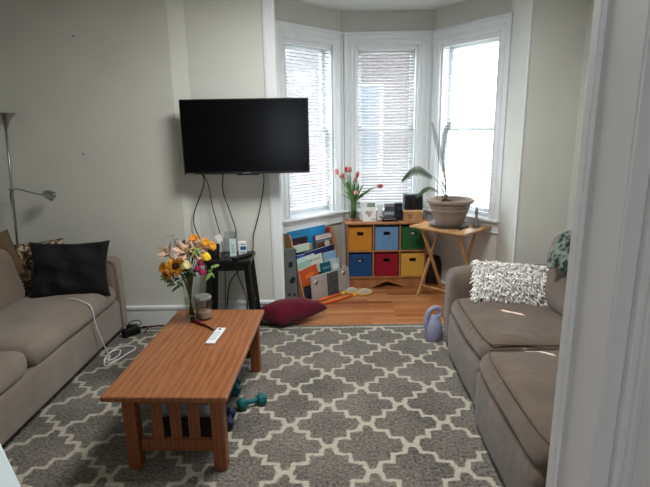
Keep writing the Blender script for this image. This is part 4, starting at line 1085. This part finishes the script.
frond([c0, (1.06, 4.48, 1.02), (.98, 4.44, 1.075), (.91, 4.42, 1.07), (.84, 4.40, 1.01)], .075, 26, .45, start=.3, lw=.008)
frond([c0, (1.13, 4.54, 1.10), (1.10, 4.55, 1.26), (1.05, 4.56, 1.45), (.995, 4.56, 1.645)], .045, 26, .0, start=.42, up=(0, -1, 0), taper=.7, lw=.0075)
frond([c0, (1.135, 4.53, 1.10), (1.10, 4.53, 1.28), (1.09, 4.53, 1.42), (1.115, 4.53, 1.58), (1.21, 4.54, 1.70)], .045, 26, .0, start=.45, up=(0, -1, 0), taper=.7, lw=.0075)
frond([c0, (1.17, 4.51, 1.04), (1.22, 4.50, 1.10), (1.28, 4.50, 1.155), (1.345, 4.50, 1.20)], .075, 26, .1, start=.3, lw=.0095)
frond([c0, (1.12, 4.48, 1.04), (1.10, 4.46, 1.09), (1.07, 4.45, 1.13)], .06, 16, .2, start=.3, lw=.0095)
frond([c0, (1.15, 4.50, 1.06), (1.16, 4.47, 1.12), (1.20, 4.46, 1.15)], .06, 16, .3, start=.3, lw=.0095)
# figurine bottle and small lump on the tray
t = thing('glass_figurine', (1.405, 4.44, TZ), 'small grey glass figurine at the right corner of the tray table', 'figurine')
B().lathe([(0, 0), (.026, 0), (.030, .01), (.024, .05), (.012, .085), (.010, .11), (.016, .125), (.013, .16), (.008, .185), (0, .195)], (0, 0, 0), 20).done('figurine_body', mat('grey_glass', (112, 112, 108), .25, var=.2, spec=.7), t, 'auto')
B().lathe([(0, 0), (.035, 0), (.035, .006), (0, .008)], (0, 0, 0), 20).done('figurine_base', mat('dark_glass', (70, 70, 68), .3), t, 'auto')
o = B().ball((0, 0, .008), .018, (1.4, .8, .5), 12).done('pebble', BLACKM, smooth=True, loc=(1.235, 4.33, TZ)); tag(o, 'small black pebble near the front corner of the tray table', 'pebble')
# dark wicker basket between the shelf and the tray table
b = B(); NB = 14
for k in range(NB):
    z = .012+k*.02; r_ = .075*(1+.25*sin(pi*k/(NB-1)))
    b.tube([(r_*cos(2*pi*i/20)*(1+.05*(-1)**(i+k)), r_*sin(2*pi*i/20)*(1+.05*(-1)**(i+k)), z) for i in range(21)], .009, 5)
b.lathe([(0, .004), (.075, .004), (.09, .14), (.07, .27), (.06, .27), (0, .06)], (0, 0, 0), 20)
tag(b.done('wicker_basket', mat('dark_wicker', (60, 44, 36), .8, var=.3, bump=.2), loc=(1.132, 4.985, 0)), 'dark wicker basket standing between the cube shelf and the tray table', 'basket')

# ------------------------------------------------------------------ right sofa
SR = thing('loveseat', (.885, 3.48, .016), 'brown corduroy reclining loveseat on the right holding the shaggy pillow', 'sofa', radians(-2.0))
# local: x to the wall positive, y negative towards the camera
B().cushion((.50, -1.10, .20), (.92, 2.1, .36), .05, .0, 8, wr=.006).done('sofa_base', RSOFA, SR, True)
B().cushion((.485, -.125, .31), (.97, .25, .60), .075, .012, 10, wr=.012, seed=2).done('armrest', RSOFA, SR, True)
B().cushion((.485, -2.08, .31), (.97, .25, .60), .075, .012, 10, wr=.012, seed=8).done('armrest', RSOFA, SR, True)
for k, (yc, sy, ox) in enumerate(((-.665, .83, .0), (-1.52, .86, -.035))):
    s = B().cushion((.33+ox, yc, .37), (.68, sy, .165), .075, .022, 14, wr=.014, seed=k*7).done('seat_cushion', RSOFA, SR, True)
    pts = []
    y0, y1 = yc+sy/2-.03, yc-sy/2+.03; x0 = .33+ox-.34+.03
    for q in smoothline([(x0+.5, y0+.012, .442), (x0+.1, y0+.005, .446), (x0+.012, y0-.04, .442), (x0-.004, (y0+y1)/2, .446), (x0+.012, y1+.04, .442), (x0+.1, y1-.005, .446), (x0+.5, y1-.012, .442)], 8): pts.append(q)
    B().tube(pts, .0045, 6).done('seat_piping', RSEAM, s, True)
    B().cushion((.03+ox, yc, .175), (.10, sy-.01, .32), .045, .018, 10, wr=.012, seed=k*3+1).done('front_panel', RSOFA, SR, True)
    B().cushion((.69, yc, .55), (.24, sy-.02, .30), .09, .035, 10, rot=Ry(radians(12)), wr=.02, seed=5+k).done('back_cushion', RSOFA, SR, True)
    B().cushion((.725, yc, .765), (.24, sy-.03, .27), .09, .035, 10, rot=Ry(radians(14)), wr=.02, seed=15+k).done('back_cushion', RSOFA, SR, True)
B().cushion((.93, -1.10, .45), (.13, 2.0, .84), .05, .0, 8).done('backrest', RSOFA, SR, True)
B().box((-.0, -1.985, .36), (.022, .018, .05), bev=.004).done('brass_tag', mat('brass', (196, 150, 92), .4, metal=.6), SR)

# shaggy white pillow: core and pile
m = orient(1.235, 3.10, .585, -.12, -.80, .58, radians(-4))
sh = thing('shaggy_pillow', (1.235, 3.10, .46), 'white shaggy pillow leaning on the far arm of the brown loveseat', 'pillow')
mi = T(-1.235, -3.10, -.46) @ m
SHAG = mat('white_shag', (250, 247, 243), .95, var=.1, scale=30, sheen=.2, spec=.1)
B().pillow(.46, .24, .11, mi, 14, .03).done('pillow_core', SHAG, sh, True)
b = B()
for k in range(2300):
    u = random.uniform(-1, 1); v = random.uniform(-1, 1)
    if random.random() < .2: u = random.choice((-1, 1))*random.uniform(.9, 1)
    if random.random() < .2: v = random.choice((-1, 1))*random.uniform(.9, 1)
    x = .23*u*(1-.03*(1-v*v)); y = .12*v*(1-.03*(1-u*u)); z = .055*max(0, (1-u*u)*(1-v*v))**.42
    if random.random() < .15: z = -z
    n = V((u*abs(u)**3*.9+random.uniform(-.5, .5), v*abs(v)**3*.9+random.uniform(-.6, .35), .75 if z >= 0 else -.75)).normalized()
    L_ = random.uniform(.026, .046); e = V((random.uniform(-.4, .4), -.7, .1))
    p0 = V((x, y, z)); p1 = p0+n*L_*.6; p2 = p1+(n*.5+e*.7).normalized()*L_*.6
    b.tube([mi @ p0, mi @ p1, mi @ p2], [.0043, .0040, .0018], 4)
o = b.done('shag_pile', SHAG, sh, True); o['kind'] = 'stuff'

# grey-green patterned cloth over the back of the loveseat
def cloth_mat():
    m = mat('leaf_print_cloth', (110, 124, 116), .9, spec=.1)
    nt = m.node_tree; bs = nt.nodes['Principled BSDF']; tc = nt.nodes.new('ShaderNodeTexCoord')
    w = nt.nodes.new('ShaderNodeTexNoise'); w.inputs['Scale'].default_value = 28; w.inputs['Detail'].default_value = 2; nt.links.new(tc.outputs['Object'], w.inputs['Vector'])
    r = nt.nodes.new('ShaderNodeValToRGB'); r.color_ramp.elements[0].position = .42; r.color_ramp.elements[1].position = .56
    r.color_ramp.elements[0].color = srgb((44, 52, 48)); r.color_ramp.elements[1].color = srgb((112, 122, 114))
    nt.links.new(w.outputs['Fac'], r.inputs['Fac']); nt.links.new(r.outputs['Color'], bs.inputs['Base Color']); return m
b = B(); nx, ny = 26, 22; g = []
for i in range(nx+1):
    row = []
    for j in range(ny+1):
        u, v = i/nx, j/ny     # u along the sofa, v from front hem over the top
        y = 2.99-.5*u; s = v*.42
        if s < .20: x, z = 1.415+.07*(s/.2), .745+s*.9
        elif s < .32: a = (s-.20)/.12; x, z = 1.485+.24*a, .925+.03*sin(pi*a*.5)
        else: x, z = 1.725+(s-.32)*.9, .955-.015*(s-.32)/.1
        k = .05*noise.noise(V((u*7, v*3, .3)))+.02*noise.noise(V((u*16, v*6, 5)))
        row.append(b.bm.verts.new((x-.01+k, y+.02*noise.noise(V((u*3, v*9, 2))), z+.02+k*.6)))
    g.append(row)
for i in range(nx):
    for j in range(ny): b.bm.faces.new((g[i][j], g[i+1][j], g[i+1][j+1], g[i][j+1]))
o = b.done('throw_blanket', cloth_mat(), smooth=True)
md = o.modifiers.new('thick', 'SOLIDIFY'); md.thickness = .006
tag(o, 'grey green leaf print cloth bunched over the loveseat back', 'blanket')

# lavender jug beside the loveseat
jg = thing('plastic_jug', (.820, 3.475, .0165), 'lavender plastic jug with a loop handle at the far foot of the loveseat', 'jug', radians(15))
LAV = mat('lavender_plastic', (146, 146, 176), .4, var=.08)
b = B().lathe([(0, 0), (.056, 0), (.064, .012), (.070, .07), (.066, .12), (.05, .165), (.028, .19), (.024, .205), (0, .207)], (0, 0, 0), 28)
for v in b.bm.verts: v.co.y *= .8
b.done('jug_body', LAV, jg, True)
B().tube(smoothline([(-.062, 0, .10), (-.066, 0, .17), (-.045, 0, .235), (0, 0, .262), (.045, 0, .245), (.05, 0, .20), (.02, 0, .185)], 6), [.018]*37, 12).done('loop_handle', LAV, jg, True)

# pale white panel edge low at the left, near the doorway
b = B(); b.box((0, -.02, .45), (.50, .04, .90), bev=.002)
o = b.done('white_panel', mat('bluish_white_paint', (222, 236, 240), .5)); o.location = (-.705, .94, 0); o.rotation_euler = (0, 0, atan2(.16, -.15)+pi)
tag(o, 'pale white panel edge at the bottom left corner by the left sofa', 'panel')

# ------------------------------------------------------------------ outside
BRK = mat('pinkish_brick', (58, 52, 54), .9, var=.15, scale=1)
nb = thing('neighbour_house', (1.1, 8.4, -3), 'pinkish neighbouring house seen through the middle blind', 'building')
B().box((.0, 2, 4.2), (2.0, 4, 8.4)).done('house_wall', BRK, nb)
B().prism([(-1.15, 8.4), (1.15, 8.4), (0, 10.0)], 4.4, T(0, 4.2, 0) @ M(((1, 0, 0, 0), (0, 0, -1, 0), (0, 1, 0, 0), (0, 0, 0, 1)))).done('house_roof', mat('grey_slate_roof', (90, 92, 98), .8), nb)
for x in (-.45,):
    f = B().box((x, -.02, 4.6), (.7, .08, 1.5), bev=.02).done('house_window', mat('weathered_window_frame', (112, 108, 112), .6), nb)
    B().box((x, -.07, 4.6), (.56, .02, 1.36)).done('pane', mat('outside_glass', (50, 60, 74), .5), f)
pale = thing('neighbour_house', (-1.9, 13.5, -3), 'pale clapboard house far beyond the left bay window', 'building')
PW = mat('pale_clapboard', (112, 110, 112), .9, var=.08, scale=1)
B().box((0, 2, 3.9), (5.6, 4, 7.8)).done('house_wall', PW, pale)
B().prism([(-3, 7.8), (3, 7.8), (0, 10.0)], 4.4, T(0, 4.2, 0) @ M(((1, 0, 0, 0), (0, 0, -1, 0), (0, 1, 0, 0), (0, 0, 0, 1)))).done('house_roof', mat('grey_roof', (90, 92, 98), .8), pale)
f = B().box((1.6, -.02, 3.9), (.8, .08, 1.5), bev=.02).done('house_window', mat('pink_window_frame', (140, 100, 98), .6), pale)
B().box((1.6, -.07, 3.9), (.64, .02, 1.34)).done('pane', mat('house_glass', (110, 100, 106), .3), f)
B().box((0, 20, -3.05), (80, 40, .1)).done('ground', mat('outside_ground', (120, 124, 116), .9), None)
struct(bpy.data.objects['ground'])

# ------------------------------------------------------------------ light
w = bpy.data.worlds.new('World'); scn.world = w; w.use_nodes = True
bg = w.node_tree.nodes['Background']
WS = 7.0
bg.inputs['Color'].default_value = (.86, .93, 1, 1); bg.inputs['Strength'].default_value = WS
def portal(P, Q, o0, o1):
    d = Q-P; a = atan2(d.y, d.x); c = P + d.normalized()*((o0+o1)/2); out = V((-d.normalized().y, d.normalized().x, 0))
    l = bpy.data.lights.new('portal', 'AREA'); l.shape = 'RECTANGLE'; l.size = o1-o0; l.size_y = ZT-ZB
    l.cycles.is_portal = True
    o = bpy.data.objects.new('window_portal', l); COL.objects.link(o); p = c+out*.13; o.location = (p.x, p.y, (ZB+ZT)/2)
    o.rotation_euler = (-out).to_track_quat('-Z', 'Y').to_euler()
sl = bpy.data.lights.new('sun', 'SUN'); sl.energy = 20; sl.angle = radians(.5); sl.color = (1, .96, .9)
so = bpy.data.objects.new('sun', sl); COL.objects.link(so)
e_ = radians(58); so.rotation_euler = V((-.783*cos(e_), .622*cos(e_), -sin(e_))).to_track_quat('-Z', 'Y').to_euler(); so.location = (6, -3, 8)
portal(L1, L2, .125, .738); portal(L2, R2, .152, .768); portal(R2, R1, .115, .785)
l = bpy.data.lights.new('portal', 'AREA'); l.shape = 'RECTANGLE'; l.size = .64; l.size_y = 1.07; l.cycles.is_portal = True
o = bpy.data.objects.new('near_window_portal', l); COL.objects.link(o); o.location = (-.68, -2.5, 1.53); o.rotation_euler = (radians(90), 0, 0)  # sits at the added fill opening behind the camera
o.rotation_euler = V((0, 1, 0)).to_track_quat('-Z', 'Z').to_euler()

# fill lamp added under the living room ceiling, unseen above the frame
cl = thing('ceiling_light', (.15, 2.5, CZ), 'round frosted flush ceiling light in the middle of the living room', 'ceiling light')
B().lathe([(0, 0), (.2, 0), (.2, -.03), (.19, -.04), (0, -.04)], (0, 0, 0), 32).done('fixture_base', WHITEP, cl, 'auto')
l = bpy.data.lights.new('ceiling_lamp', 'AREA'); l.shape = 'DISK'; l.size = .8; l.energy = 33; l.color = (1, 1, .97)
o = bpy.data.objects.new('ceiling_lamp', l); COL.objects.link(o); o.location = (.15, 2.5, CZ-.06)

# ------------------------------------------------------------------ camera
cam = bpy.data.cameras.new('camera'); co = bpy.data.objects.new('camera', cam); COL.objects.link(co)
th = radians(13.1); ro = radians(.93)
fwd = V((0, cos(th), -sin(th))); up = V((0, sin(th), cos(th))); rt = V((1, 0, 0))
r2 = rt*cos(ro)-up*sin(ro); u2 = up*cos(ro)+rt*sin(ro)
co.matrix_world = M.Translation((0, 0, 1.6)) @ M((r2, u2, -fwd)).transposed().to_4x4()
cam.sensor_fit = 'HORIZONTAL'; cam.sensor_width = 36; cam.lens = 487/650*36; cam.clip_start = .05; cam.clip_end = 200
scn.camera = co
vs = scn.view_settings; vs.view_transform = 'Standard'; vs.look = 'None'; vs.gamma = 1; vs.use_curve_mapping = False; vs.exposure = .9
